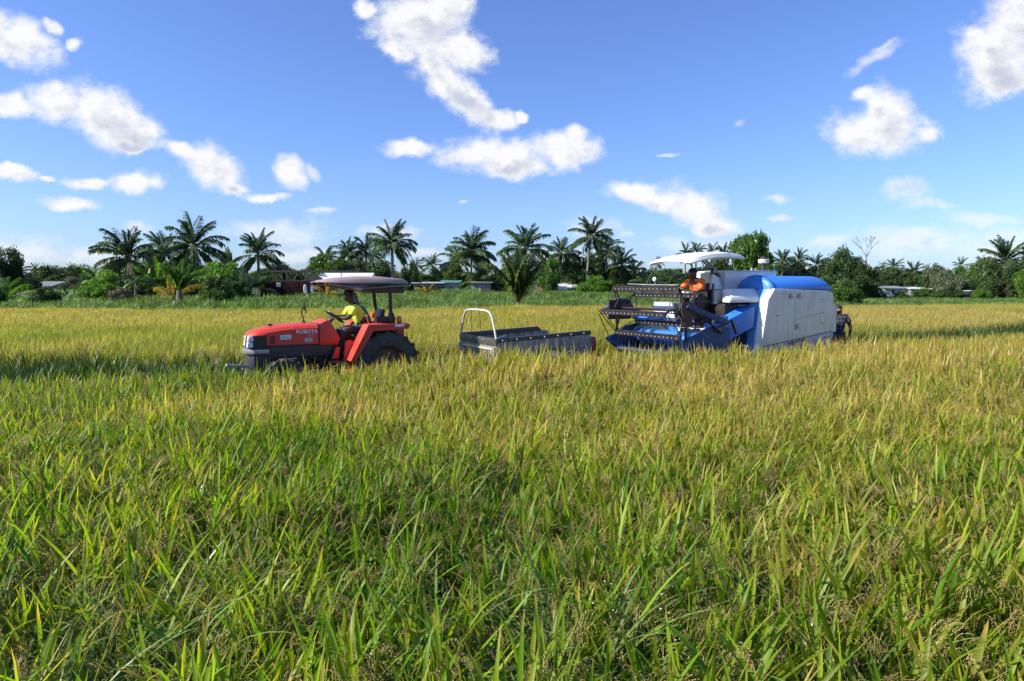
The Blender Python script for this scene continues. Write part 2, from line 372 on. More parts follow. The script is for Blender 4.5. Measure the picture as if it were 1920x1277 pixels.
M['palm_yellow'] = leafy('yellow_palm_leaflet', [(0, (0.20, 0.20, 0.02)), (0.6, (0.40, 0.26, 0.03)), (1, (0.55, 0.30, 0.05))], trans=0.4)
M['tree_dark'] = leafy('dark_tree_leaf', [(0, (0.024, 0.056, 0.017)), (0.7, (0.060, 0.105, 0.028)), (1, (0.13, 0.15, 0.055))], trans=0.30, rough=0.5, spec=0.3)
M['tree_mid'] = leafy('mid_green_leaf', [(0, (0.035, 0.085, 0.014)), (0.7, (0.085, 0.16, 0.024)), (1, (0.17, 0.23, 0.05))], trans=0.38)
M['tree_bright'] = leafy('bright_green_leaf', [(0, (0.05, 0.13, 0.014)), (0.7, (0.12, 0.24, 0.024)), (1, (0.22, 0.32, 0.05))], trans=0.42)
M['tree_grey'] = leafy('grey_green_leaf', [(0, (0.05, 0.07, 0.035)), (0.7, (0.11, 0.13, 0.065)), (1, (0.20, 0.20, 0.12))], trans=0.25)
M['twig'] = leafy('dry_twig_leaf', [(0, (0.08, 0.06, 0.045)), (0.7, (0.16, 0.12, 0.09)), (1, (0.24, 0.19, 0.13))], trans=0.1)

# ------------------------------------------------------------------ leaf geometry
class L:
    """mesh of leaves with a per-vertex colour: along the leaf, random, type, second random"""
    def __init__(s): s.v = []; s.f = []; s.c = []
    def leaf(s, base, az, phi0, length, width, curl, seg=5, ty=0.0, fold=0.0, r=None, r2=None, twist=0.0, tip=0.72, broad=0.25):
        r = random.random() if r is None else r; r2 = random.random() if r2 is None else r2
        x, y, z = base; phi = phi0; dl = length / seg; n = 3 if fold else 2; k0 = len(s.v)
        ca, sa = math.cos(az), math.sin(az)
        for i in range(seg + 1):
            t = i / seg
            wd = width * 0.5 * (min(1.0, 0.35 + t / broad) if t < broad else 1.0) * max(0.0, (1 - ((t - broad) / (1 - broad)) ** 1.6 if t > broad else 1.0)) ** tip
            tw = twist * t; cx, cy_ = -sa * math.cos(tw), ca * math.cos(tw); cz = math.sin(tw)
            if n == 3:
                nx, ny, nz_ = -math.cos(phi) * ca, -math.cos(phi) * sa, math.sin(phi)
                s.v += [(x - cx * wd + nx * fold * wd, y - cy_ * wd + ny * fold * wd, z - cz * wd + nz_ * fold * wd), (x, y, z), (x + cx * wd + nx * fold * wd, y + cy_ * wd + ny * fold * wd, z + cz * wd + nz_ * fold * wd)]
            else: s.v += [(x - cx * wd, y - cy_ * wd, z - cz * wd), (x + cx * wd, y + cy_ * wd, z + cz * wd)]
            s.c += [(t, r, ty, r2)] * n
            x += math.sin(phi) * ca * dl; y += math.sin(phi) * sa * dl; z += math.cos(phi) * dl
            phi += curl / seg * (0.4 + 1.2 * t)
        for i in range(seg):
            for j in range(n - 1):
                a = k0 + i * n + j; s.f.append((a, a + 1, a + 1 + n, a + n))
        return (x, y, z)
    def stem(s, p0, p1, w0, w1, ty=0.5):
        k = len(s.v); r = random.random()
        for p, w_ in ((p0, w0), (p1, w1)):
            for q in range(3):
                t = 2.094 * q; s.v.append((p[0] + w_ * math.cos(t), p[1] + w_ * math.sin(t), p[2])); s.c.append((0, r, ty, 0))
        for q in range(3): s.f.append((k + q, k + (q + 1) % 3, k + 3 + (q + 1) % 3, k + 3 + q))
    def grain(s, p, d, ln, wd, r):
        d = Vector(d).normalized(); a = d.orthogonal().normalized(); b = d.cross(a); p = Vector(p); k = len(s.v)
        m_ = p + d * ln * 0.45
        s.v += [tuple(p), tuple(m_ + a * wd), tuple(m_ - a * wd * 0.5 + b * wd * 0.87), tuple(m_ - a * wd * 0.5 - b * wd * 0.87), tuple(p + d * ln)]
        s.c += [(0, r, 1.0, 0)] * 5
        for q in range(3): s.f += [(k, k + 1 + q, k + 1 + (q + 1) % 3), (k + 4, k + 1 + (q + 1) % 3, k + 1 + q)]
    def panicle(s, base, az, ln, ng, gs, dens=1.0):
        x, y, z = base; phi = R(random.uniform(10, 30)); end = R(random.uniform(130, 175)); seg = 9; rr = random.random(); pts = []
        for i in range(seg + 1):
            pts.append((Vector((x, y, z)), phi)); dl = ln / seg
            x += math.sin(phi) * math.cos(az) * dl; y += math.sin(phi) * math.sin(az) * dl; z += math.cos(phi) * dl; phi += (end - R(20)) / seg
        for i in range(0, seg, 3): s.stem(pts[i][0], pts[min(i + 3, seg)][0], 0.0011, 0.0009)
        nb = max(3, ng // 10)                                           # strands, each a string of grains
        for b_ in range(nb):
            t = 0.22 + 0.78 * (b_ + 0.5) / nb; q = t * seg; i = min(int(q), seg - 1); p = pts[i][0].lerp(pts[i + 1][0], q - i)
            a2 = random.uniform(0, 6.28); d = Vector((math.sin(pts[i][1]) * math.cos(az) + 0.55 * math.cos(a2), math.sin(pts[i][1]) * math.sin(az) + 0.55 * math.sin(a2), math.cos(pts[i][1]))).normalized()
            ns = max(3, ng // nb)
            for k in range(ns):
                d = (d + Vector((0, 0, -0.20))).normalized(); p = p + d * gs * 0.72
                o2 = Vector((random.uniform(-1, 1), random.uniform(-1, 1), random.uniform(-0.5, 0.5))) * gs * 0.22
                s.grain(p + o2, d + o2 * 40, gs * random.uniform(0.85, 1.15), gs * 0.21, min(1, max(0, rr * 0.7 + random.uniform(0, 0.3))))
    def mesh(s, name, mat):
        me = bpy.data.meshes.new(name); me.from_pydata(s.v, [], s.f); me.materials.append(mat)
        at = me.attributes.new('lf', 'FLOAT_COLOR', 'POINT'); at.data.foreach_set('color', np.array(s.c, dtype=np.float32).ravel())
        me.shade_smooth(); return me

def rice_clump(seed, till, seg, fold, ng, spread, wmul=1.0, lower=2, h=1.0, wlo=0.013, whi=0.021, pp=0.85):
    random.seed(seed); l = L(); ca_ = random.uniform(0, 6.28); cl_ = random.uniform(0, 0.22)
    for k in range(till):
        a = random.uniform(0, 6.28); rr = spread * math.sqrt(random.random()); bx, by = rr * math.cos(a), rr * math.sin(a)
        lean = random.uniform(0.02, 0.14); az = a + random.uniform(-0.6, 0.6)
        hs_ = random.uniform(0.50, 0.66) * h; top = (bx + math.cos(az) * lean * hs_, by + math.sin(az) * lean * hs_, hs_)
        l.stem((bx, by, 0), top, 0.0024 * wmul, 0.0016 * wmul)
        fa = ca_ + random.gauss(0, 1.3); ph = abs(random.gauss(0.10 + cl_, 0.20)); ln = random.uniform(0.22, 0.42) * h * (1.12 if whi > 0.025 else 1.0)
        if random.random() < 0.18: ph = random.uniform(0.5, 1.15)
        l.leaf(top, fa, ph, ln, random.uniform(wlo, whi) * wmul, R(random.choice((5, 10, 20, 35, 80))), seg, 0.0, fold, twist=random.uniform(-0.8, 0.8))
        for q in range(lower):
            hz = random.uniform(0.3, 0.85); p = (bx + math.cos(az) * lean * hs_ * hz, by + math.sin(az) * lean * hs_ * hz, hs_ * hz)
            l.leaf(p, random.uniform(0, 6.28), random.uniform(0.15, 0.6), random.uniform(0.25, 0.42) * h, random.uniform(0.009, 0.015) * wmul, R(random.uniform(20, 110)), max(3, seg - 1), 0.32 if random.random() < 0.16 else 0.0, 0.0, twist=random.uniform(-1, 1))
        if random.random() < pp and ng: l.panicle((top[0], top[1], top[2] + random.uniform(0.03, 0.12)), random.uniform(0, 6.28), random.uniform(0.19, 0.27), ng, 0.0105 if ng > 25 else 0.019)
    return l

def arc_clump(seed, n, hmin, hmax, wmin, wmax, curl0, curl1, spread, seg=7):
    random.seed(seed); l = L()
    for k in range(n):
        a = random.uniform(0, 6.28); rr = spread * math.sqrt(random.random())
        l.leaf((rr * math.cos(a), rr * math.sin(a), 0), a + random.uniform(-0.8, 0.8), random.uniform(0.03, 0.35), random.uniform(hmin, hmax), random.uniform(wmin, wmax), R(random.uniform(curl0, curl1)), seg, twist=random.uniform(-0.5, 0.5), broad=0.35)
    return l

def proto_collection(name, meshes):
    c = bpy.data.collections.new(name)
    for i, me in enumerate(meshes):
        o = bpy.data.objects.new('%s_%02d' % (name, i), me); c.objects.link(o)
    return c

def scatter(name, label, pts, rotz, tilt, scale, ripe, coll, nvar, lean=None):
    n = len(pts); me = bpy.data.meshes.new(name); me.vertices.add(n); me.vertices.foreach_set('co', np.asarray(pts, dtype=np.float32).ravel())
    rot3 = np.zeros((n, 3), dtype=np.float32); rot3[:, :2] = rng.normal(0, tilt, (n, 2)); rot3[:, 2] = rotz
    if lean is not None:   # whole patches lean the same way
        rz_ = rot3[:, 2]; lx, ly = lean; rot3[:, 0] += -ly; rot3[:, 1] += lx
    for nm, tp, key, dat in (('rot3', 'FLOAT_VECTOR', 'vector', rot3), ('sc3', 'FLOAT_VECTOR', 'vector', np.asarray(scale, dtype=np.float32)), ('ripe', 'FLOAT', 'value', np.asarray(ripe, dtype=np.float32))):
        at = me.attributes.new(nm, tp, 'POINT'); at.data.foreach_set(key, dat.ravel())
    at = me.attributes.new('vari', 'INT', 'POINT'); at.data.foreach_set('value', rng.integers(0, nvar, n).astype(np.int32))
    o = bpy.data.objects.new(name, me); COL.objects.link(o); setp(o, label, None, None, 'stuff')
    ng = bpy.data.node_groups.new(name + '_nodes', 'GeometryNodeTree')
    ng.interface.new_socket('Geometry', in_out='INPUT', socket_type='NodeSocketGeometry'); ng.interface.new_socket('Geometry', in_out='OUTPUT', socket_type='NodeSocketGeometry')
    gi = ng.nodes.new('NodeGroupInput'); go = ng.nodes.new('NodeGroupOutput'); ip = ng.nodes.new('GeometryNodeInstanceOnPoints')
    ci = ng.nodes.new('GeometryNodeCollectionInfo'); ci.inputs['Collection'].default_value = coll; ci.inputs['Separate Children'].default_value = True; ci.inputs['Reset Children'].default_value = True
    def na(nm, tp):
        q = ng.nodes.new('GeometryNodeInputNamedAttribute'); q.data_type = tp; q.inputs['Name'].default_value = nm; return q.outputs['Attribute']
    lk = ng.links.new
    lk(gi.outputs[0], ip.inputs['Points']); lk(ci.outputs[0], ip.inputs['Instance']); ip.inputs['Pick Instance'].default_value = True
    lk(na('vari', 'INT'), ip.inputs['Instance Index']); lk(na('rot3', 'FLOAT_VECTOR'), ip.inputs['Rotation']); lk(na('sc3', 'FLOAT_VECTOR'), ip.inputs['Scale'])
    lk(ip.outputs[0], go.inputs[0])
    md = o.modifiers.new('scatter', 'NODES'); md.node_group = ng
    return o

_gr = rng.random((64, 64))
def vnoise(x, y, sc, ph=0.0):
    x = np.asarray(x) / sc + 17.3 + ph; y = np.asarray(y) / sc + 5.1 + ph * 2
    xi = np.floor(x).astype(int); yi = np.floor(y).astype(int); fx = x - xi; fy = y - yi; fx = fx * fx * (3 - 2 * fx); fy = fy * fy * (3 - 2 * fy)
    g_ = lambda a, b: _gr[a % 64, b % 64]
    return (g_(xi, yi) * (1 - fx) + g_(xi + 1, yi) * fx) * (1 - fy) + (g_(xi, yi + 1) * (1 - fx) + g_(xi + 1, yi + 1) * fx) * fy

# ------------------------------------------------------------------ ground
def sstep(a, b, x):
    t = np.clip((np.asarray(x, dtype=float) - a) / (b - a), 0, 1); return t * t * (3 - 2 * t)
def gh(x, y):
    """height of the ground: flat paddies, the land behind rises by a metre on the left and middle"""
    ratio = np.asarray(x) / np.maximum(np.asarray(y), 1.0)
    return 1.05 * sstep(50, 95, y) * (1 - 0.85 * sstep(0.28, 0.46, ratio))
NEAR_X = [-40, -9, -3, 0.4, 4.5, 8.2, 16, 30, 60]
NEAR_Y = [11.5, 10.2, 10.6, 12.1, 12.9, 15.4, 20.3, 28.5, 46]
FAR_Y = [18.5, 15.4, 15.2, 16.4, 18.0, 20.0, 25.2, 34.5, 53]
def near_edge(x): return np.interp(x, NEAR_X, NEAR_Y)
def far_edge(x): return np.interp(x, NEAR_X, FAR_Y)
def field_end(x): return 47 + 0.0 * x + 11 * sstep(8, 40, x) + 1.2 * np.sin(x * 0.35) + 0.8 * np.sin(x * 0.9 + 1)

def build_ground():
    ys = np.concatenate([np.linspace(-30, 60, 46), np.linspace(62, 130, 35), np.geomspace(140, 6000, 22)])
    n = 61; vs = []; fs = []
    for y in ys:
        half = max(60.0, abs(y) * 1.25)
        for i in range(n):
            x = -half + 2 * half * i / (n - 1); vs.append((x, y, float(gh(x, y))))
    for j in range(len(ys) - 1):
        for i in range(n - 1): a = j * n + i; fs.append((a, a + 1, a + n + 1, a + n))
    me = bpy.data.meshes.new('ground'); me.from_pydata(vs, [], fs); me.shade_smooth()
    m, g, out = newmat('paddy_soil_and_grass')
    geo = g.n('ShaderNodeNewGeometry'); P = geo.outputs['Position']; sp = g.n('ShaderNodeSeparateXYZ'); g.nt.links.new(P, sp.inputs[0])
    mud = g.ramp(g.noise(P, 3.0, 8, 0.65), [(0.3, (0.020, 0.018, 0.010)), (0.6, (0.045, 0.042, 0.020)), (0.8, (0.08, 0.07, 0.04))])
    gra = g.ramp(g.noise(P, 0.6, 8, 0.7), [(0.3, (0.045, 0.085, 0.016)), (0.55, (0.085, 0.15, 0.028)), (0.75, (0.15, 0.17, 0.05))])
    c = g.mix(g.rng(sp.outputs[1], 44, 50), mud, gra)
    p = g.n('ShaderNodeBsdfPrincipled'); g.put(p.inputs['Base Color'], c); p.inputs['Roughness'].default_value = 0.95
    bn = g.n('ShaderNodeBump'); bn.inputs['Strength'].default_value = 0.8; bn.inputs['Distance'].default_value = 0.06; g.put(bn.inputs['Height'], g.noise(P, 7.0, 6, 0.7)); g.nt.links.new(bn.outputs[0], p.inputs['Normal'])
    g.nt.links.new(p.outputs[0], out.inputs[0]); me.materials.append(m)
    o = bpy.data.objects.new('ground', me); COL.objects.link(o); o['kind'] = 'structure'
build_ground()

# ------------------------------------------------------------------ rice and grass
def grid_pts(y0, y1, sp_, slope, marg, jit=0.42):
    rows = []
    for y in np.arange(y0, y1, sp_):
        hw = slope * y + marg; xs = np.arange(-hw, hw, sp_); rows.append(np.stack([xs, np.full_like(xs, y)], 1))
    p = np.concatenate(rows); p += rng.uniform(-jit * sp_, jit * sp_, p.shape); return p

def ripe_near(x, y):
    d = np.hypot(x, y)
    b = 0.24 + 0.40 * sstep(3.0, 9.5, d) + 0.10 * sstep(-2, 6, x) - 0.16 * sstep(-1, -6, x) * 1.0
    b = b - 0.22 * sstep(-2, -6, x) * sstep(6, 9, y)
    return np.clip(b + 0.60 * (vnoise(x, y, 1.3) - 0.5) + 0.45 * (vnoise(x, y, 0.35, 3) - 0.5), 0, 1)

SLOPE = 0.80
p = grid_pts(1.15, 30, 0.172, SLOPE, 0.9); p = p[p[:, 1] < near_edge(p[:, 0]) + rng.normal(0, 0.12, len(p))]
hi = p[p[:, 1] < 7.2]; lo = p[p[:, 1] >= 7.2]
c_hi = proto_collection('rice_plant_near', [rice_clump(100 + i, 8, 6, 0.35, 75, 0.070, 1.0, 1, 1.0, 0.017, 0.031, (0.45, 1.0, 0.7)[i % 3]).mesh('rice_plant', M['rice']) for i in range(9)])
c_lo = proto_collection('rice_plant_mid', [rice_clump(200 + i, 9, 4, 0.0, 18, 0.085, 1.15, 1 + i % 2, 1.0, 0.013, 0.024).mesh('rice_plant', M['rice']) for i in range(8)])
c_str = proto_collection('rice_plant_straw', [rice_clump(250 + i, 10, 4, 0.0, 26, 0.09, 1.1, 1, 1.0, 0.008, 0.015, 0.95).mesh('rice_plant', M['rice']) for i in range(8)])
c_far = proto_collection('rice_patch_far', [rice_clump(300 + i, 26, 3, 0.0, 12, 0.24, 1.7, 1, 1.0, 0.007, 0.013, 0.95).mesh('rice_patch', M['rice']) for i in range(7)])
def height_scale(x, y):
    return 0.87 - 0.06 * sstep(-4, -8, x) * sstep(6, 9, y) + 0.15 * sstep(-2.5, 1.5, x) * sstep(6, 11, y) + 0.05 * sstep(8, 11, y) + 0.16 * (vnoise(x, y, 1.1, 7) - 0.5) + 0.11 * sstep(8.8, 10.6, y) * sstep(2, 0, x) * sstep(-6, -4.5, x) - 0.15 * sstep(7.5, 12, x) * sstep(12, 17, y)
def rice(name, label, p, coll, nv, ripef, extra=1.0, tilt=0.12):
    n = len(p); h_ = (height_scale(p[:, 0], p[:, 1]) * extra * rng.uniform(0.93, 1.07, n))
    sc = np.stack([h_ * rng.uniform(0.9, 1.1, n), h_, h_], 1)
    return scatter(name, label, np.column_stack([p, gh(p[:, 0], p[:, 1])]), rng.uniform(0, 6.28, n), tilt, sc, ripef(p[:, 0], p[:, 1]), coll, nv, (0.5 * (vnoise(p[:, 0], p[:, 1], 0.9, 11) - 0.5) + 0.4 * (vnoise(p[:, 0], p[:, 1], 3.0, 12) - 0.5), 0.5 * (vnoise(p[:, 0], p[:, 1], 0.9, 21) - 0.5) + 0.4 * (vnoise(p[:, 0], p[:, 1], 3.0, 22) - 0.5)))
rice('rice_plants', 'tall standing rice with green blades and golden drooping heads nearest the photographer', hi, c_hi, 9, ripe_near)
rice('rice_plants', 'standing rice between the foreground and the tractor lane, turning from green to gold', lo, c_lo, 8, ripe_near)

def ripe_far(x, y):
    b = 0.76 + 0.18 * sstep(3, 18, x) - 0.04 * sstep(-2, -14, x)
    return np.clip(b + 0.45 * (vnoise(x, y * 0.45, 2.6, 2) - 0.5) + 0.45 * (vnoise(x * 0.4, y, 5.0, 31) - 0.5) + 0.25 * (vnoise(x, y, 0.7, 5) - 0.5), 0, 1)
p = grid_pts(14, 26, 0.25, 0.80, 2); p = p[p[:, 1] > far_edge(p[:, 0]) + rng.normal(0, 0.15, len(p))]
p2 = grid_pts(26, 62, 0.42, 0.80, 3); p2 = p2[(p2[:, 1] < field_end(p2[:, 0])) & (p2[:, 1] > far_edge(p2[:, 0]))]
p1 = p[p[:, 1] < 26]
rice('rice_plants', 'golden rice standing directly behind the tractor, the tray and the harvester', p1, c_str, 8, ripe_far, 0.95)
rice('rice_plants', 'far golden rice reaching back to the grassy bank', p2, c_far, 7, ripe_far, 0.9)

# weeds and stubble in the lane the machines drive in
M['lane'] = leafy('lane_weed_leaf', [(0, (0.022, 0.06, 0.012)), (0.6, (0.055, 0.11, 0.020)), (1, (0.13, 0.17, 0.04))], trans=0.35)
c_grass = proto_collection('grass_tuft', [arc_clump(400 + i, 34, 0.18, 0.42, 0.008, 0.018, 30, 110, 0.16, 4).mesh('grass_tuft', M['lane']) for i in range(5)])
p = grid_pts(10.5, 50, 0.33, 0.80, 2); p = p[(p[:, 1] > near_edge(p[:, 0]) - 0.1) & (p[:, 1] < far_edge(p[:, 0]) + 0.2)]
n = len(p); sc = (rng.uniform(0.45, 1.05, n) * (1 + 1.0 * sstep(1.8, 0.4, far_edge(p[:, 0]) - p[:, 1])))[:, None] * np.ones(3)
scatter('lane_grass', 'short green weeds and stubble in the cut lane under the machines', np.column_stack([p, gh(p[:, 0], p[:, 1])]), rng.uniform(0, 6.28, n), 0.1, sc, np.zeros(n), c_grass, 5)
# glossy wild grass standing among the rice
c_wild = proto_collection('wild_grass_tuft', [arc_clump(500 + i, 15, 0.75, 1.2, 0.009, 0.017, 80, 170, 0.05, 12).mesh('wild_grass_tuft', M['wild']) for i in range(6)])
spots = []
for cx, cy_, rad, k in ((-1.9, 2.6, 0.5, 26), (-1.5, 3.1, 0.4, 12), (0.35, 2.7, 0.4, 12), (-0.35, 4.6, 0.5, 14), (-0.15, 6.0, 0.7, 15), (0.55, 3.1, 0.55, 15), (-3.2, 5.0, 0.8, 10), (1.4, 4.6, 0.7, 10),
                        (0.1, 3.0, 0.35, 8), (-1.1, 3.9, 0.5, 8), (2.4, 5.6, 0.9, 10), (-2.4, 7.6, 1.2, 12), (3.4, 8.0, 1.2, 10)):
    for _ in range(k): a = rng.uniform(0, 6.28); r_ = rad * math.sqrt(rng.random()); spots.append((cx + r_ * math.cos(a), cy_ + r_ * math.sin(a)))
for _ in range(150):
    y = rng.uniform(1.6, 10.5); spots.append((rng.uniform(-0.8, 0.8) * y, y))
p = np.array(spots); n = len(p); sc = rng.uniform(0.78, 1.04, n)[:, None] * np.ones(3)
scatter('wild_grass', 'shiny blue green wild grass arching over the rice in loose tufts', np.column_stack([p, np.zeros(n)]), rng.uniform(0, 6.28, n), 0.08, sc, np.zeros(n), c_wild, 6)
# little white-flowered weed low in the foreground
def flower_weed(seed):
    random.seed(seed); b = B()
    for k in range(16):
        a = random.uniform(0, 6.28); r_ = 0.2 * random.random(); z = random.uniform(0.42, 0.74)
        for q in range(5):
            t = q * 1.257; b.add([(r_ * math.cos(a), r_ * math.sin(a), z), (r_ * math.cos(a) + 0.005 * math.cos(t), r_ * math.sin(a) + 0.005 * math.sin(t), z + 0.004), (r_ * math.cos(a) + 0.005 * math.cos(t + 0.9), r_ * math.sin(a) + 0.005 * math.sin(t + 0.9), z + 0.004)], [(0, 1, 2)])
    return b.mesh('white_flowers', M['petal'])
def weed_leaves(seed):
    random.seed(seed); l = L()
    for k in range(14):
        a = random.uniform(0, 6.28); r_ = 0.16 * random.random(); z = random.uniform(0.5, 0.72); l.stem((r_ * 0.4 * math.cos(a), r_ * 0.4 * math.sin(a), 0), (r_ * math.cos(a), r_ * math.sin(a), z), 0.0015, 0.001)
        for q in range(7): l.leaf((r_ * math.cos(a) * 0.9, r_ * math.sin(a) * 0.9, z * random.uniform(0.35, 1)), random.uniform(0, 6.28), random.uniform(0.7, 1.3), random.uniform(0.04, 0.08), random.uniform(0.014, 0.026), 0.7, 3, broad=0.45)
    return l.mesh('weed_leaves', M['weed'])
cf = proto_collection('flowering_weed_part', [weed_leaves(1), flower_weed(1), weed_leaves(2), flower_weed(2)])
spots = [(0.55 + rng.normal(0, 0.2), 2.9 + rng.normal(0, 0.2)) for _ in range(3)]
p = np.array([s_ for s_ in spots for _ in (0, 1)]); n = len(p)
scatter('flowering_weed', 'low leafy weed with tiny white flowers hidden between the rice', np.column_stack([p, np.zeros(n)]), rng.uniform(0, 6.28, n), 0.1, rng.uniform(0.85, 1.1, n)[:, None] * np.ones(3), np.zeros(n), cf, 4)

# rough grass behind the fields
c_bank = proto_collection('bank_grass_tuft', [arc_clump(600 + i, 60, 0.35, 0.85, 0.02, 0.05, 30, 120, 0.5, 3).mesh('bank_grass_tuft', M['grass']) for i in range(5)])
p = grid_pts(45, 130, 0.95, 0.82, 4); p = p[p[:, 1] > field_end(p[:, 0]) - 0.4]; n = len(p)
sc = (0.55 + 0.9 * vnoise(p[:, 0], p[:, 1], 4.0, 1) ** 1.5 + 0.3 * vnoise(p[:, 0], p[:, 1], 1.0, 9)) * (1 - 0.45 * sstep(0.4, 0.5, p[:, 0] / p[:, 1]))
sc *= 0.6 + 0.4 * sstep(0, 4, p[:, 1] - field_end(p[:, 0]))
scatter('bank_grass', 'rough green grass and low weeds between the rice and the trees', np.column_stack([p, gh(p[:, 0], p[:, 1])]), rng.uniform(0, 6.28, n), 0.1, sc[:, None] * np.ones(3), np.zeros(n), c_bank, 5)
c_dry = proto_collection('dry_weed_tuft', [arc_clump(700 + i, 40, 0.2, 0.55, 0.02, 0.04, 20, 120, 0.4, 3).mesh('dry_weed_tuft', M['twig']) for i in range(3)])
xs = rng.uniform(-48, 50, 260); p = np.column_stack([xs, field_end(xs) + rng.uniform(-0.6, 2.2, 260)]); n = len(p)
scatter('dry_weeds', 'brown dry weeds along the far edge of the rice', np.column_stack([p, gh(p[:, 0], p[:, 1])]), rng.uniform(0, 6.28, n), 0.1, rng.uniform(0.5, 1.3, n)[:, None] * np.ones(3), np.zeros(n), c_dry, 3)
# ------------------------------------------------------------------ palms
def at(px, dist):
    return ((px - 960) / F * dist, dist)
def z_at(py, dist):
    b = (638.5 - py) / F; y = math.cos(PITCH) + b * math.sin(PITCH); return CAM_Z + dist * (b * math.cos(PITCH) - math.sin(PITCH)) / y

def frond_geo(l, e0, droop, seed, M4=None, n=34, ragged=0.1, blade=1.0, wind=0.0):
    """one palm frond of unit length starting at the origin and leaving along +X"""
    random.seed(seed); seg = 8; pts = []; x, z, e = 0.0, 0.0, R(e0); tone = random.random()
    for i in range(seg + 1):
        pts.append((x, z, e)); x += math.cos(e) / seg; z += math.sin(e) / seg; e -= R(droop) / seg * (0.4 + 1.2 * i / seg)
    tr = (lambda p: tuple(M4 @ Vector(p))) if M4 is not None else (lambda p: p)
    k = len(l.v)
    for i, (x, z, e) in enumerate(pts):
        w_ = 0.012 * (1 - i / seg) + 0.003
        for d in ((0, w_, 0), (0, 0, -w_), (0, -w_, 0)): l.v.append(tr((x + d[0], d[1], z + d[2]))); l.c.append((0, 1.0, 0.5, 0))
    for i in range(seg):
        for q in range(3): a = k + i * 3 + q; b = k + i * 3 + (q + 1) % 3; l.f.append((a, b, b + 3, a + 3))
    for i in range(n):
        t = 0.16 + 0.84 * i / n
        q = min(int(t * seg), seg - 1); f = t * seg - q
        px_, pz = pts[q][0] + f * (pts[q + 1][0] - pts[q][0]), pts[q][1] + f * (pts[q + 1][1] - pts[q][1]); e = pts[q][2]
        ln = 0.27 * blade * math.sin(math.pi * (0.12 + 0.80 * t)) ** 0.7
        for sd in (-1, 1):
            if random.random() < ragged: continue
            fwd = 0.55 + 0.5 * t; dx, dy, dz = math.cos(e) * fwd, sd * 0.8 + wind, math.sin(e) * fwd + 0.12
            m_ = math.sqrt(dx * dx + dy * dy + dz * dz); dx, dy, dz = dx / m_, dy / m_, dz / m_
            L2 = ln * random.uniform(0.8, 1.12) * 0.5; g1 = random.uniform(0.10, 0.30); g2 = random.uniform(0.6, 1.1)
            ww = 0.0175 * blade
            p0 = (px_, 0, pz); p1 = (px_ + dx * L2, dy * L2, pz + (dz - g1) * L2)
            p2 = (p1[0] + dx * L2 * 0.75, p1[1] + dy * L2 * 0.7, p1[2] + (dz - g1 - g2) * L2)
            k = len(l.v); r = min(1, max(0, tone * 0.5 + random.random() * 0.5))
            for p, w_ in ((p0, ww * 0.7), (p1, ww), (p2, ww * 0.35)):
                l.v.append(tr((p[0] - w_, p[1], p[2] + 0.004))); l.v.append(tr((p[0] + w_, p[1], p[2] - 0.004))); l.c += [(t, r, 0, 0)] * 2
            l.f.append((k, k + 1, k + 3, k + 2)); l.f.append((k + 2, k + 3, k + 5, k + 4))

FE = [(86, 32), (75, 50), (62, 62), (46, 72), (30, 72), (10, 66), (-12, 58), (-42, 42)]
def frond_set(mat, seed, blade=1.12, ragged=0.10):
    out = []
    for i, (e0, dr) in enumerate(FE):
        row = []
        for v_ in range(2):
            l = L(); frond_geo(l, e0, dr + v_ * 14 - 6, seed + i * 7 + v_, None, 42, ragged + 0.05 * v_, blade); row.append(l.mesh('frond', mat))
        out.append(row)
    return out
FR = {'mid': frond_set(M['palm_mid'], 800, 0.95, 0.12), 'palm': frond_set(M['palm'], 10), 'young': frond_set(M['palm_young'], 300, 1.15, 0.04), 'yellow': frond_set(M['palm_yellow'], 500, 1.1, 0.1)}

def crown_mesh(mat, seed, nf, lo=0, hi=7, n=20):
    random.seed(seed); l = L(); az = 0
    for i in range(nf):
        lev = lo + (hi - lo) * i / (nf - 1); e0, dr = FE[int(round(lev))]; az += 2.4 + random.uniform(-0.3, 0.3)
        frond_geo(l, e0 + random.uniform(-8, 8), dr, seed * 50 + i, Matrix.Rotation(az, 4, 'Z') @ Matrix.Scale(random.uniform(0.8, 1.05), 4), n, 0.12, 1.25)
    return l.mesh('crown', mat)
CROWNS = [crown_mesh(M['palm'], 3 + i, 20) for i in range(3)]

def trunk_mesh(h, lean_x, lean_y, r0, r1, mat, seg=10):
    pts = []; rr = []
    for i in range(seg + 1):
        t = i / seg; pts.append((lean_x * t * t, lean_y * t * t, h * t)); rr.append(r0 * (1.35 - 0.35 * min(1, t * 6)) * (1 - t) + r1 * t + (0.012 if i % 2 else 0))
    return B().tube(pts, rr, 8).mesh('trunk', mat, smooth=60)

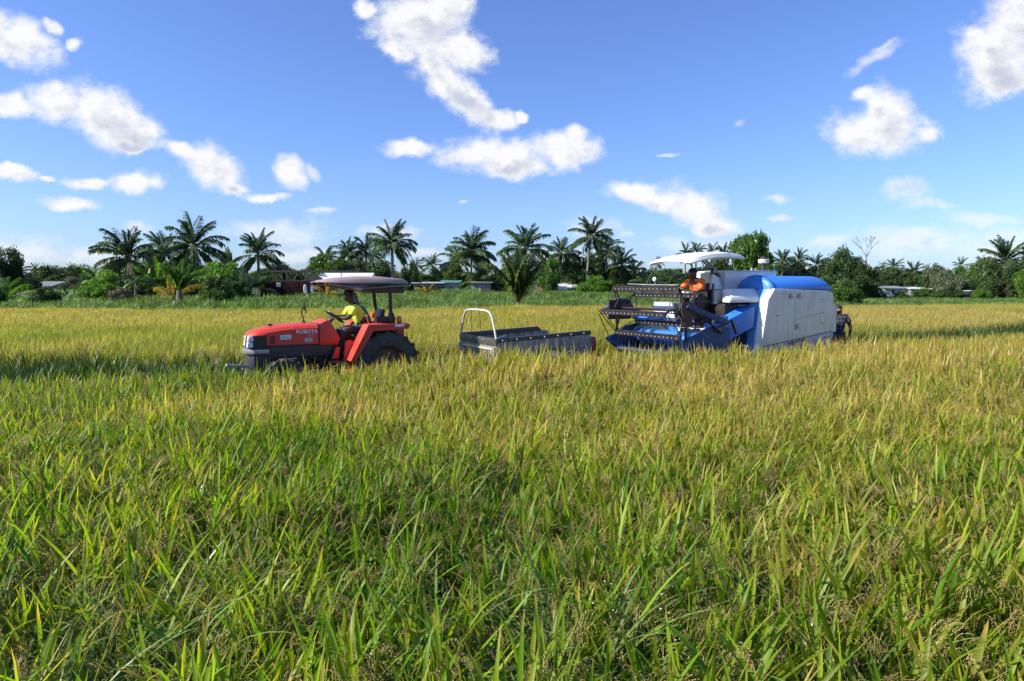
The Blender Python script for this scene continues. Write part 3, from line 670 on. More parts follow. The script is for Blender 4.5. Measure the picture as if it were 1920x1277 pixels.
GPALM = 'coconut palms behind the rice field'
def palm(px, top, wpx, dist, label, kind='palm', parts=True, nf=24, lean=0.0, lo=0.0, hi=7.0, wind=0.0, tr=0.13, pale=False, seed=None, base=None, group=GPALM, up=0.90, th=None):
    random.seed(seed if seed is not None else int(px * 7 + top)); X, Y = at(px, dist)
    half = wpx * 0.5 / F * dist; Lf = half / (0.80 if th else 0.90)
    zt = z_at(top, dist); g0 = float(gh(X, Y)) - 0.1
    if th: Lf = (zt - g0 - th) / up
    zc = zt - Lf * up; h = max(0.4, zc - g0)
    root = thing('coconut_palm', label, 'palm tree', (X - lean, Y, g0), 0.0, group)
    o = bpy.data.objects.new('trunk', trunk_mesh(h, lean, 0, tr * 1.3, tr, M['bark_pale' if pale else 'bark'])); COL.objects.link(o); o.parent = root
    if not parts:
        c = bpy.data.objects.new('crown', random.choice(CROWNS)); COL.objects.link(c); c.parent = root; c.location = (lean, 0, h); c.scale = (Lf,) * 3; c.rotation_euler = (random.uniform(-.1, .1), random.uniform(-.1, .1), random.uniform(0, 6.28)); return root
    az = random.uniform(0, 6.28); fs = FR[kind]
    for i in range(nf):
        lev = lo + (hi - lo) * (i / (nf - 1)) ** 0.95; az += 2.399 + random.uniform(-0.25, 0.25)
        a = az
        if wind: # fronds swing towards the lee side (-X)
            a = math.atan2(math.sin(az), math.cos(az) - wind)
        me = random.choice(fs[min(7, int(round(lev + random.uniform(-0.4, 0.4)))) if lev > 0.4 else int(round(lev))])
        f = bpy.data.objects.new('frond', me); COL.objects.link(f); f.parent = root
        f.location = (lean + 0.04 * math.cos(a), 0.04 * math.sin(a), h + random.uniform(-0.12, 0.12) - 0.02 * lev)
        f.rotation_euler = (random.uniform(-0.35, 0.35), random.uniform(-0.1, 0.1), a); s_ = Lf * random.uniform(0.86, 1.08) * (0.95 if lev < 1 else 1.0); f.scale = (s_,) * 3
    if kind == 'palm' and tr > 0.1:
        b = B()
        for q in range(7): t = q * 0.9; b.ball((lean + 0.24 * math.cos(t), 0.24 * math.sin(t), h - 0.22 - 0.1 * (q % 2)), 0.12, 6)
        b.obj('coconut_bunch', M['bark'], root, smooth=60)
    return root

# big palms on the left, windblown
palm(245, 424, 112, 85, 'bushy windblown coconut palm leftmost of the three tall palms on the left', wind=0.55, nf=32, hi=7.0)
palm(312, 431, 86, 93, 'middle coconut palm squeezed between two taller windblown palms', nf=28, wind=0.35)
palm(368, 404, 112, 88, 'tallest windblown coconut palm of the left group with a bare dark trunk', nf=30, wind=0.3)
palm(487, 432, 88, 92, 'lone dark coconut palm left of the steel frame', nf=26, tr=0.15)
palm(612, 459, 52, 112, 'coconut palm top poking out above the round green tree', nf=18)
palm(655, 444, 62, 108, 'coconut palm left in the cluster above the tractor roof', nf=22)
palm(688, 437, 66, 110, 'green coconut palm in the middle of the cluster above the tractor', nf=26)
palm(737, 414, 84, 104, 'tall coconut palm rising above the rear of the tractor', nf=30, tr=0.2, pale=True)
palm(781, 482, 34, 150, 'small far coconut palm beside the dark tree', nf=16)
palm(811, 474, 46, 150, 'small coconut palm standing clear against the sky between two groves', nf=18)
palm(884, 426, 88, 100, 'dense coconut palm with a pointed top in the middle grove', nf=36)
palm(858, 458, 62, 106, 'lower coconut palm on the left flank of the dense middle palm', nf=24)
palm(905, 484, 84, 97, 'pale drooping coconut palm in front of the grey shed', nf=20, lo=2.5, tr=0.16, pale=True)
palm(985, 420, 92, 96, 'bluish green coconut palm rising behind the young palm', nf=30)
palm(972, 466, 84, 56, 'young green palm with upright leaves standing alone at the field edge', 'mid', nf=24, lo=0, hi=1.6, tr=0.14, group='young palms in the grass', up=0.97, th=0.9)
palm(1052, 443, 64, 104, 'dark coconut palm with hanging pale leaves left of the slender palm', nf=24)
palm(1108, 404, 78, 100, 'tallest slender coconut palm on a thin pale leaning trunk', nf=26, lean=0.7, tr=0.11, pale=True)
palm(1135, 436, 62, 108, 'coconut palm tucked right behind the slender tall palm', nf=24)
palm(1166, 462, 70, 104, 'coconut palm with brownish leaves on the right end of the middle grove', nf=26)
palm(1189, 482, 50, 112, 'low coconut palm closing the right end of the middle grove', nf=20)
for i, (px, top, wp) in enumerate(((1283, 455, 44), (1303, 452, 40), (1332, 453, 40), (1354, 455, 42), (1371, 456, 42))):
    palm(px, top, wp, 140, ['first palm from the left in the row above the white harvester roof', 'second palm from the left above the white harvester roof', 'middle palm of the row above the white harvester roof',
        'fourth palm from the left above the white harvester roof', 'rightmost palm of the row above the white harvester roof'][i], nf=16, group='row of palms above the harvester roof')
palm(1232, 480, 26, 165, 'tiny far palm just left of the harvester roof', parts=False)
palm(1216, 506, 66, 88, 'low palm crown behind the harvester reel', nf=20, lo=1)
palm(1254, 498, 74, 90, 'wide low palm crown behind the harvester driver', nf=24, lo=1, kind='palm')
palm(1465, 467, 50, 118, 'coconut palm directly right of the black air intake', nf=22)
palm(1494, 465, 46, 120, 'taller palm right of the black air intake', nf=22)
palm(1480, 492, 66, 112, 'low spreading palm above the blue tank', nf=22, lo=1)
palm(1450, 490, 56, 113, 'low palm close behind the black air intake', nf=20, lo=1)
palm(1526, 475, 44, 120, 'palm left of the dome shaped tree', nf=20)
palm(1530, 500, 54, 108, 'pale drooping palm at the end of the blue tank', nf=18, lo=2)
palm(1672, 482, 38, 145, 'far palm left of the pale house', nf=18)
palm(1652, 490, 28, 150, 'small far palm beside the dark pointed tree', parts=False)
palm(1710, 489, 42, 140, 'palm on a thin bare trunk above the pale house', nf=18, tr=0.12, pale=True)
palm(1797, 481, 34, 150, 'small far palm peeking over the rounded trees', nf=14)
palm(1735, 494, 30, 155, 'tiny palm top between the pale house and the rounded trees', parts=False)
palm(1881, 443, 92, 118, 'large coconut palm towering over the trees at the right edge', nf=28, tr=0.18)
palm(1925, 462, 60, 120, 'coconut palm cut off by the right edge of the view', nf=20)
palm(1838, 477, 40, 130, 'dark palm just left of the large right palm', nf=16)
palm(36, 488, 54, 110, 'dark palm beside the big tree on the far left', nf=20, lo=1)
for i, (px, top, wp) in enumerate(((70, 492, 30), (91, 500, 26), (113, 499, 26), (137, 492, 30), (152, 498, 24), (168, 503, 22))):
    palm(px, top, wp, 215, ['first and leftmost small palm of the distant row', 'second small palm of the distant row', 'third small palm of the distant row', 'fourth and tallest small palm of the distant row',
        'fifth small palm of the distant row', 'sixth small palm of the distant row nearest the tall palms'][i] + ' on the left', parts=False, group='distant palm row on the left')
# young palms and seedlings in the grass
palm(338, 488, 54, 66, 'yellow green young palm with upright leaves on a short thick trunk', 'young', nf=13, hi=1.9, tr=0.26, group='young palms in the grass', up=0.97, th=1.6)
palm(300, 486, 66, 78, 'young palm with arching leaves left of the yellow green one', 'young', nf=14, hi=5, tr=0.14, group='young palms in the grass', th=1.4)
palm(325, 505, 30, 70, 'yellowing palm leaves beside the short thick trunk', 'yellow', nf=4, lo=0.5, hi=3, tr=0.08, group='young palms in the grass', th=0.5)
palm(256, 510, 50, 72, 'small half dead palm with grey hanging leaves', 'palm', nf=10, lo=3, hi=7, tr=0.1, pale=True, group='young palms in the grass', up=0.55)
palm(193, 498, 46, 105, 'young palm leaning behind the wide left bush', 'young', nf=12, hi=4, group='young palms in the grass', th=1.0)
palm(132, 528, 36, 72, 'tiny palm seedling in the grass on the left', 'palm', nf=8, lo=1, hi=5, tr=0.06, group='young palms in the grass', th=0.3)
palm(462, 496, 56, 76, 'dark leafy palm shrub in front of the rusty wagon', 'palm', nf=22, lo=0.5, hi=5, tr=0.1, group='young palms in the grass', th=0.6)
palm(616, 526, 44, 76, 'orange tinged young palm seen under the tractor roof', 'yellow', nf=13, lo=0.3, hi=4, tr=0.07, group='young palms in the grass', th=0.5)
palm(802, 529, 40, 88, 'yellow palm seedling right of the tractor roof', 'yellow', nf=12, lo=0.6, hi=4, tr=0.07, group='young palms in the grass', th=0.4)
palm(1018, 503, 56, 107, 'browning palm right of the young green palm', 'palm', nf=20, lo=1, hi=6, tr=0.1, th=1.6)
palm(2, 508, 26, 60, 'bright green young palm cut off by the left edge', 'young', nf=12, hi=3, tr=0.08, group='young palms in the grass', th=0.5)

# ------------------------------------------------------------------ broadleaf trees
def crown_blobs(seed, n_blob, n_leaf, shape='round', leaf=0.055, elong=1.5):
    """crown inside a unit box: x,y in -1..1, z 0..1"""
    random.seed(seed); l = L(); blobs = []
    for i in range(n_blob):
        for _ in range(60):
            x, y, z = random.uniform(-1, 1), random.uniform(-1, 1), random.uniform(0, 1)
            r_ = math.hypot(x, y)
            lim = {'round': math.sqrt(max(0, 1 - (2 * z - 0.9) ** 2)), 'dome': math.sqrt(max(0, 1 - z * z * 0.98)), 'tall': 0.9 * (1 - z) ** 0.5 + 0.08, 'bush': math.sqrt(max(0, 1 - z ** 2.2)), 'feather': 0.35 + 0.6 * z - 0.3 * z ** 4}[shape]
            if r_ < lim * 0.9 and (r_ > lim * 0.35 or z > 0.6): break
        blobs.append((x, y, z * 0.92 + 0.03, random.uniform(0.15, 0.29), random.random()))
    for i in range(n_leaf):
        bx, by, bz, br, bt = random.choice(blobs)
        u, v_ = random.uniform(-1, 1), random.uniform(0, 6.28); s_ = math.sqrt(1 - u * u); q = br * random.random() ** 0.33 * random.choice((1, 1, 1, 1.25))
        c = Vector((bx + q * s_ * math.cos(v_), by + q * s_ * math.sin(v_), max(0.0, bz + q * 0.65 * u)))
        n_ = Vector((random.gauss(0, 1), random.gauss(0, 1), random.gauss(0.6, 1))).normalized(); a = n_.orthogonal().normalized(); a.rotate(Matrix.Rotation(random.uniform(0, 6.28), 3, n_)); b = n_.cross(a)
        sz = leaf * random.uniform(0.6, 1.4); r = min(1, max(0, 0.55 * bt + 0.45 * random.random())); k = len(l.v)
        l.v += [tuple(c - a * sz * elong * 0.5), tuple(c + b * sz * 0.5 + n_ * sz * 0.1), tuple(c + a * sz * elong * 0.5), tuple(c - b * sz * 0.5 + n_ * sz * 0.1)]
        l.c += [(0.3, r, 0, 0)] * 4; l.f.append((k, k + 1, k + 2, k + 3))
    return l
def crown_var(shape, seeds, nb, nl, leaf, elong=1.5):
    out = []
    for s_ in seeds:
        l = crown_blobs(s_, nb, nl, shape, leaf, elong); out.append(l)
    return out
CR = {'round': crown_var('round', (1, 2, 3), 60, 14000, 0.044), 'dome': crown_var('dome', (4, 5), 70, 14000, 0.042), 'tall': crown_var('tall', (6, 7), 46, 11000, 0.047),
      'bush': crown_var('bush', (8, 9, 10), 60, 14000, 0.044), 'feather': crown_var('feather', (11,), 46, 9000, 0.036, 3.6)}
_cm = {}
def crown_for(shape, i, mat):
    key = (shape, i, mat)
    if key not in _cm: _cm[key] = CR[shape][i].mesh('crown', M[mat])
    return _cm[key]
def limb_mesh(seed, th, top, rad, r0, spread, mat):
    random.seed(seed); b = B(); b.tube([(0, 0, 0), (random.uniform(-.03, .03) * th, 0, th * 0.5), (0, 0, th), (0.1 * rad, 0.1 * rad, top * 0.75)], [r0 * 1.4, r0, r0 * 0.85, r0 * 0.3], 7)
    for i in range(7):
        a = i * 2.4 + random.random(); rr = rad * random.uniform(0.45, 0.85) * spread; zt = th + (top - th) * random.uniform(0.35, 0.85)
        b.tube([(0, 0, th * random.uniform(0.7, 1.0)), (rr * 0.4 * math.cos(a), rr * 0.4 * math.sin(a), th + (zt - th) * 0.55), (rr * math.cos(a), rr * math.sin(a), zt)], [r0 * 0.55, r0 * 0.3, r0 * 0.1], 5)
    return b.mesh('trunk', M[mat], smooth=60)

def tree(name, px, top, base, wpx, dist, shape, mat, label, cat='tree', low=0.12, i=0, group='trees behind the rice field', dep=1.0, xoff=0.0):
    X, Y = at(px, dist); g0 = float(gh(X, Y)) - 0.05; zt = z_at(top, dist); zb = g0 if base is None else max(g0, z_at(base, dist))
    rad = wpx * 0.5 / F * dist; root = thing(name, label, cat, (X, Y, g0), 0.0, group); H = zt - g0
    cb = zb - g0 if base is not None else H * low
    o = bpy.data.objects.new('trunk', limb_mesh(int(px), max(0.3, cb * 0.9 + 0.15 * (H - cb)), H * 0.95, rad, max(0.06, 0.022 * H), 1.0, 'bark')); COL.objects.link(o); o.parent = root
    c = bpy.data.objects.new('crown', crown_for(shape, i, mat)); COL.objects.link(c); c.parent = root; c.location = (0, 0, cb); c.scale = (rad, rad * dep, (H - cb) / 1.06); c.rotation_euler = (0, 0, (px * 1.7) % 6.28)
    return root
GB = 'bushes along the field edge'
TR = [
 ('broadleaf_tree', 4, 456, None, 84, 95, 'round', 'tree_dark', 'big dark tree at the left edge of the view', 0.08, 0),
 ('broadleaf_tree', 45, 508, None, 74, 120, 'bush', 'tree_dark', 'dark low tree under the far left palm', 0.0, 1),
 ('broadleaf_tree', 138, 518, None, 50, 130, 'bush', 'tree_grey', 'grey green rounded tree below the distant palm row', 0.0, 0),
 ('broadleaf_tree', 105, 516, None, 56, 160, 'bush', 'tree_dark', 'dark low tree between the blue grey roof and the distant palms', 0.0, 2),
 ('broadleaf_tree', 165, 512, None, 40, 150, 'bush', 'tree_dark', 'dark tree closing the distant palm row', 0.0, 0),
 ('broadleaf_tree', 290, 470, None, 100, 99, 'round', 'tree_dark', 'dark tree filling the gap behind the left palms', 0.0, 1),
 ('broadleaf_tree', 355, 478, None, 96, 97, 'bush', 'tree_dark', 'shadowy tree behind the tallest left palm', 0.0, 0),
 ('broadleaf_tree', 428, 453, None, 36, 95, 'tall', 'tree_mid', 'narrow green tree right of the windblown palms', 0.1, 0),
 ('broadleaf_tree', 425, 484, None, 122, 84, 'bush', 'tree_bright', 'wide bright green tree behind the dark round bush', 0.0, 1),
 ('broadleaf_tree', 500, 506, None, 60, 86, 'bush', 'tree_mid', 'leafy tree overhanging the rusty wagon', 0.0, 2),
 ('broadleaf_tree', 615, 471, None, 84, 100, 'dome', 'tree_mid', 'round green tree above the white roof', 0.3, 0),
 ('broadleaf_tree', 660, 482, None, 60, 101, 'round', 'tree_grey', 'grey green tree between the round tree and the palms', 0.2, 2),
 ('broadleaf_tree', 706, 480, None, 80, 106, 'round', 'tree_dark', 'dark tree among the palm trunks above the tractor', 0.0, 0),
 ('broadleaf_tree', 768, 476, None, 52, 98, 'tall', 'tree_dark', 'very dark tree right of the tall palm', 0.0, 1),
 ('broadleaf_tree', 822, 501, None, 84, 108, 'bush', 'tree_mid', 'low green tree under the small lone palm', 0.0, 0),
 ('broadleaf_tree', 850, 488, None, 60, 104, 'round', 'tree_mid', 'green tree left of the dense middle palm', 0.0, 1),
 ('broadleaf_tree', 920, 500, None, 84, 104, 'bush', 'tree_dark', 'dark foliage behind the pale drooping palm', 0.0, 1),
 ('broadleaf_tree', 1030, 478, None, 52, 92, 'round', 'tree_mid', 'speckled green tree right of the young palm', 0.1, 2),
 ('broadleaf_tree', 1088, 466, None, 88, 106, 'round', 'tree_dark', 'dark tree behind the slender tall palm', 0.0, 0),
 ('broadleaf_tree', 1130, 478, None, 70, 110, 'round', 'tree_dark', 'dark tree right of the slender palm trunk', 0.0, 1),
 ('broadleaf_tree', 1160, 500, None, 60, 104, 'bush', 'tree_dark', 'dark low tree at the right end of the middle grove', 0.0, 0),
 ('broadleaf_tree', 1205, 506, None, 56, 112, 'bush', 'tree_mid', 'leafy tree behind the far end of the reel', 0.0, 2),
 ('broadleaf_tree', 1262, 498, None, 96, 115, 'bush', 'tree_dark', 'dark tree mass behind the harvester driver', 0.0, 1),
 ('broadleaf_tree', 1340, 480, None, 90, 125, 'round', 'tree_dark', 'dark tree mass under the row of palms', 0.0, 0),
 ('bamboo_clump', 1408, 438, None, 100, 108, 'feather', 'tree_mid', 'feathery bamboo clump rising behind the harvester', 0.05, 0),
 ('broadleaf_tree', 1432, 490, None, 60, 104, 'bush', 'tree_bright', 'yellow green bush at the foot of the bamboo', 0.0, 2),
 ('broadleaf_tree', 1478, 488, None, 92, 122, 'round', 'tree_dark', 'dark tree behind the palms above the blue tank', 0.0, 2),
 ('broadleaf_tree', 1535, 494, None, 60, 121, 'round', 'tree_grey', 'greyish tree between the palms and the dome tree', 0.0, 1),
 ('dome_tree', 1574, 462, 540, 84, 118, 'dome', 'tree_dark', 'large dome shaped tree with visible branches behind the harvester', 0.2, 1),
 ('broadleaf_tree', 1622, 478, None, 62, 112, 'tall', 'tree_dark', 'dark pointed tree under the bare branches', 0.0, 0),
 ('broadleaf_tree', 1600, 505, None, 70, 108, 'bush', 'tree_dark', 'dark low tree right of the dome tree', 0.0, 2),
 ('broadleaf_tree', 1655, 506, None, 64, 135, 'round', 'tree_dark', 'dark tree left of the pale house', 0.0, 1),
 ('broadleaf_tree', 1690, 496, None, 66, 142, 'round', 'tree_dark', 'dark tree directly behind the pale house', 0.0, 0),
 ('broadleaf_tree', 1728, 506, None, 60, 138, 'round', 'tree_dark', 'dark tree behind the right end of the pale house', 0.0, 2),
 ('broadleaf_tree', 1752, 492, None, 52, 136, 'round', 'tree_grey', 'thin topped greyish tree right of the pale house', 0.0, 1),
 ('broadleaf_tree', 1778, 500, None, 72, 122, 'dome', 'tree_grey', 'rounded grey green tree left of the parked car', 0.0, 0),
 ('broadleaf_tree', 1815, 492, None, 66, 126, 'round', 'tree_mid', 'rounded olive tree above the parked car', 0.0, 0),
 ('broadleaf_tree', 1852, 484, None, 66, 121, 'round', 'tree_dark', 'dark tree left of the large right palm', 0.0, 2),
 ('broadleaf_tree', 1885, 488, None, 92, 114, 'bush', 'tree_dark', 'wide dark tree under the large right palm', 0.0, 1),
 ('broadleaf_tree', 1928, 496, None, 56, 108, 'round', 'tree_bright', 'bright green tree at the right edge of the view', 0.0, 0),
]
for t in TR: tree(*t[:9], low=t[9], i=t[10])
BU = [
 ('bush', 205, 506, None, 96, 74, 'bush', 'tree_bright', 'wide bright green bush below the left palms', 0),
 ('bush', 236, 536, None, 62, 70, 'bush', 'twig', 'low brownish twiggy bush right of the wide left bush', 1),
 ('bush', 86, 537, None, 56, 64, 'bush', 'tree_dark', 'low dark green bush in the left grass', 2),
 ('bush', 284, 520, None, 60, 76, 'bush', 'tree_mid', 'green bush between the half dead palm and the young palms', 1),
 ('bush', 366, 520, None, 40, 80, 'bush', 'tree_dark', 'dark bush right of the short thick palm trunk', 0),
 ('bush', 405, 508, None, 66, 62, 'bush', 'tree_mid', 'dark round bush in front of the wide bright tree', 1),
 ('bush', 456, 524, None, 46, 74, 'bush', 'tree_dark', 'dark bush touching the left end of the rusty wagon', 2),
 ('bush', 1112, 516, None, 80, 92, 'bush', 'tree_bright', 'leafy bush around the foot of the slender palm', 0),
 ('bush', 1160, 530, None, 50, 92, 'bush', 'tree_dark', 'low dark bush at the far end of the reel', 1),
 ('bush', 1577, 523, None, 72, 74, 'bush', 'tree_mid', 'rounded green bush just behind the harvester tail', 2),
 ('bush', 1735, 538, None, 50, 112, 'bush', 'tree_mid', 'bush covering the right side of the pale house', 1),
 ('bush', 1778, 534, None, 44, 112, 'bush', 'tree_dark', 'dark bush left of the parked car', 0),
 ('bush', 1838, 540, None, 36, 108, 'bush', 'tree_bright', 'bright low bush right of the parked car', 2),
 ('bush', 1690, 545, None, 30, 112, 'bush', 'tree_mid', 'small bush at the corner of the pale house', 0),
]
for nm, px, top, base, wp, d, sh, mt, lb, i in BU: tree(nm, px, top, base, wp, d, sh, mt, lb, 'bush', 0.0, i, GB)

# bare dead tree
def bare(px, top, base, wpx, dist, label):
    X, Y = at(px, dist); z0 = float(gh(X, Y)); zt = z_at(top, dist); H = zt - z0; fork = z_at(base, dist) - z0; hw = wpx / 2 / F * dist
    root = thing('dead_tree', label, 'tree', (X, Y, z0)); B().tube([(0, 0, 0), (0.1, 0, fork * 0.6), (0, 0, fork)], [0.22, 0.16, 0.1], 7).obj('trunk', M['bark_pale'], root, smooth=60)
    random.seed(5); b = B()
    def rec(p, d, ln, r, n):
        q = p + d * ln; b.tube([p, p.lerp(q, 0.5) + Vector((random.uniform(-.05, .05), 0, 0)) * ln, q], [r, r * 0.8, r * 0.55], 5)
        if n: 
            for _ in range(3):
                nd = (d + Vector((random.uniform(-0.75, 0.75), random.uniform(-0.5, 0.5), random.uniform(-0.1, 0.35)))).normalized(); rec(q, nd, ln * random.uniform(0.55, 0.8), r * 0.6, n - 1)
    for d in ((-0.55, 0.1, 1), (0.05, -0.1, 1), (0.6, 0.1, 1)): rec(Vector((0, 0, fork)), Vector(d).normalized(), (H - fork) * 0.42, 0.075, 3)
    b.obj('branches', M['bark_pale'], root)
bare(1620, 440, 482, 40, 113, 'leafless dead tree with thin bare branches against the sky')
# dense band of woods far behind
def woods():
    cc = proto_collection('far_tree', [CR['bush'][i].mesh('far_tree', M['tree_dark']) for i in range(3)] + [CR['round'][i].mesh('far_tree', M['tree_dark']) for i in range(2)])
    pts = []; sc = []
    for k in range(230):
        x = rng.uniform(-190, 190); y = rng.uniform(165, 215); h_ = rng.uniform(4.2, 7.2) + 1.0 * math.sin(x * 0.09); r_ = rng.uniform(4.0, 7.0)
        pts.append((x, y, 0.1)); sc.append((r_, r_, h_))
    return scatter('far_woods', 'far dark belt of woods on the horizon behind all the palms', np.array(pts), rng.uniform(0, 6.28, len(pts)), 0.02, np.array(sc), np.zeros(len(pts)), cc, 5)
woods()

# ------------------------------------------------------------------ buildings and things behind the field
def house(name, x0, x1, top, dist, label, cat, wall, roof, depth=5.0, over=0.3, rise=0.25, windows=(), door=None, base=None, panes='glass'):
    X0, Y = at(x0, dist); X1, _ = at(x1, dist); g0 = float(gh((X0 + X1) / 2, Y)) - 0.1; H = z_at(top, dist) - g0; W = X1 - X0
    root = thing(name, label, cat, (X0, Y, g0)); B().box(0, W, 0, depth, 0, H - rise).obj('wall', M[wall], root, bevel=0.02)
    b = B(); b.add([(-over, -over, H - rise * 1.0), (W + over, -over, H - rise * 1.0), (W + over, depth + over, H), (-over, depth + over, H), (-over, -over, H - rise - .09), (W + over, -over, H - rise - .09), (W + over, depth + over, H - .09), (-over, depth + over, H - .09)],
        [(0, 1, 2, 3), (7, 6, 5, 4), (0, 4, 5, 1), (1, 5, 6, 2), (2, 6, 7, 3), (3, 7, 4, 0)])
    n = int(W / 0.5)
    for i in range(n): x = -over + (W + 2 * over) * (i + 0.5) / n; b.box(x - 0.03, x + 0.03, -over - 0.01, -over + 0.2, H - rise - 0.05, H - rise + 0.05)
    b.obj('roof', M[roof], root)
    for (a, c, z0, z1) in windows:
        f = B().box(a * W - .05, c * W + .05, -0.05, 0.02, z0 - .05, z1 + .05).obj('window', M['white'], root); B().box(a * W, c * W, -0.062, -0.045, z0, z1).obj('pane', M['glass'], f)
    if door: B().box(door[0] * W, door[1] * W, -0.04, 0.02, 0.05, 2.0).obj('door', M[door[2]], root)
    return root
house('farm_house', 1660, 1704, 536, 122, 'pale grey low house with a dark window behind the right field', 'house', 'walllight', 'roofgrey', windows=((0.22, 0.36, 0.9, 1.7),), rise=0.4)
house('lean_to', 1706, 1742, 538, 121, 'low lean-to shed with a thin white roof beside the pale house', 'shed', 'wallgrey', 'roofwhite', rise=0.3)
house('grey_shed', 884, 920, 527, 92, 'grey blue garden shed behind the pale drooping palm', 'shed', 'wallgrey', 'wallgrey', windows=((0.45, 0.62, 0.6, 1.3),), rise=0.2)
house('long_shed', 776, 830, 528, 96, 'dark open shed with a thin white roof right of the tractor', 'shed', 'darksteel', 'roofwhite', rise=0.15)
house('teal_shed', 827, 860, 523, 98, 'small shed with a teal roof edge and a pale side wall', 'shed', 'walllight', 'teal', rise=0.5, windows=((0.5, 0.7, 0.7, 1.4),))
house('low_house', 1004, 1036, 527, 98, 'dull grey low house with an orange cloth in the doorway', 'house', 'wallgrey', 'roofgrey', door=(0.36, 0.52, 'darkcloth'), rise=0.15)
house('carport', 1034, 1078, 530, 100, 'low carport with a bright white roof left of the slender palm', 'carport', 'darksteel', 'roofwhite', rise=0.85, over=0.5, depth=4)
house('distant_house', 58, 96, 527, 150, 'distant house with a blue grey roof below the far palms', 'house', 'wallgrey', 'wallgrey', rise=1.2)
X, Y = at(1016, 97.6); b = B().obox((0, 0, 0.55), (0.5, 0.05, 0.9)).obox((0.1, 0.02, 1.0), (0.35, 0.04, 0.3)); o = b.obj('hanging_cloth', M['orangecloth'], None, bevel=0.02, label='orange cloth hanging at the door of the low grey house', cat='cloth'); o.location = (X, Y, float(gh(X, Y)) + 0.6)
X, Y = at(1052, 98.5); r = thing('garden_bench', 'white garden bench standing before the carport', 'bench', (X, Y, float(gh(X, Y)) + 0.35)); B().box(-0.8, 0.8, -0.2, 0.2, 0.42, 0.48).obj('seat', M['white'], r); B().box(-0.8, 0.8, 0.17, 0.22, 0.5, 0.9).obj('backrest', M['white'], r)
for sx in (-0.7, 0.7): B().box(sx - .04, sx + .04, -0.18, 0.18, -0.1, 0.42).obj('leg', M['white'], r)
X, Y = at(1647, 118); B().box(-0.5, 0.5, -0.3, 0.3, 0, 0.75).box(-0.55, 0.55, -0.35, 0.35, 0.75, 0.82).obj('water_tank', M['white'], None, bevel=0.03, label='small white box tank left of the pale house', cat='tank').location = (X, Y, float(gh(X, Y)) + 0.1)

# rusty wagon under the steel frame
D = 78; X0, Y0 = at(481, D); X1, _ = at(612, D); g0 = float(gh(X0, Y0)) - 0.1; zt = z_at(527, D) - g0
wg = thing('rusty_wagon', 'long rusty dark red wagon standing behind the tractor bonnet', 'wagon', (X0, Y0, g0)); Wd = X1 - X0
B().box(0.55, Wd, 0, 2.3, 0.45, zt).obj('body', M['rust_shaded'], wg, bevel=0.08)
B().loft([[(0.55 - 0.5 * math.sin(a) * k, 1.15 - 1.15 * math.cos(a), z) for a in [math.pi * q / 10 for q in range(11)]] for z, k in ((0.5, 1), (1.2, 1.05), (zt - 0.15, 1.0), (zt - 0.02, 0.85))], closed=True).obj('front_end', paint('rusty_nose', (0.26, 0.085, 0.07), 0.7, amount=0.9, dirt=(0.30, 0.24, 0.20), scale=2.0), wg, smooth=50)
f = B().box(2.35, 2.85, -0.05, 0.03, 1.55, 2.05).obj('window', M['roofwhite'], wg); B().box(2.43, 2.77, -0.065, -0.045, 1.62, 1.98).obj('pane', M['walllight'], f)
for q in range(4): B().box(0.9 + q * 1.7, 1.5 + q * 1.7, -0.03, 0.02, 1.5, 2.1).obj('hatch', M['rust_shaded'], wg) if q != 1 else None
for xx in (1.2, 3.1, 5.6, 7.2): B().lathe([(0.2, -0.1), (0.45, -0.1), (0.48, 0.0), (0.45, 0.12), (0.2, 0.12)], (xx, 0.1, 0.45)).obj('wheel', M['tyre'], wg)
fr = thing('steel_frame', 'dark steel roof frame with diagonal braces over the rusty wagon', 'steel frame', (X0 - 0.6, Y0 + 1.0, g0)); zf = z_at(507, D + 1) - g0; L_ = at(660, D)[0] - X0
B().box(0.9, L_ + 0.6, -0.1, 0.1, zf - 0.16, zf).obj('beam', M['darksteel'], fr); B().box(0.9, L_ + 0.6, 3.0, 3.2, zf - 0.16, zf).obj('beam', M['darksteel'], fr); B().box(0.9, L_ * 0.9, -0.06, 0.06, zt - 0.02, zt + 0.1).obj('beam', M['darksteel'], fr)
for xx in (3.85, 5.95, 6.25): B().box(xx - 0.09, xx + 0.09, -0.08, 0.08, 0, zf - 0.16).obj('post', M['darksteel'], fr)
for (a, c) in ((4.65, 5.15), (5.65, 5.15), (2.9, 2.55), (8.0, 7.6), (10.1, 10.1)): B().tube([(a, 0, zt + 0.06), (c, 0, zf - 0.15)], 0.045, 5).obj('brace', M['darksteel'], fr)
sr = thing('white_roofed_house', 'house with a bright white gabled roof behind the tractor roof', 'house', (*at(577, 90), float(gh(-26, 90)))); Wr = (at(694, 90)[0] - at(577, 90)[0]); zr = z_at(511, 90) - 1.0; ze = z_at(528, 90) - 1.0
B().box(0.4, Wr - 0.4, 0.3, 5.7, 0, ze).obj('wall', M['wallgrey'], sr)
B().add([(0, 0, ze), (Wr, 0, ze), (Wr, 3, zr), (1.4, 3, zr), (0, 6, ze), (Wr, 6, ze), (0, 0, ze - .1), (Wr, 0, ze - .1), (Wr, 6, ze - .1), (0, 6, ze - .1)], [(0, 1, 2, 3), (3, 2, 5, 4), (0, 3, 4), (6, 0, 4, 9), (6, 7, 1, 0), (7, 8, 5, 2, 1), (8, 9, 4, 5), (6, 9, 8, 7)]).obj('roof', M['roofwhite'], sr)
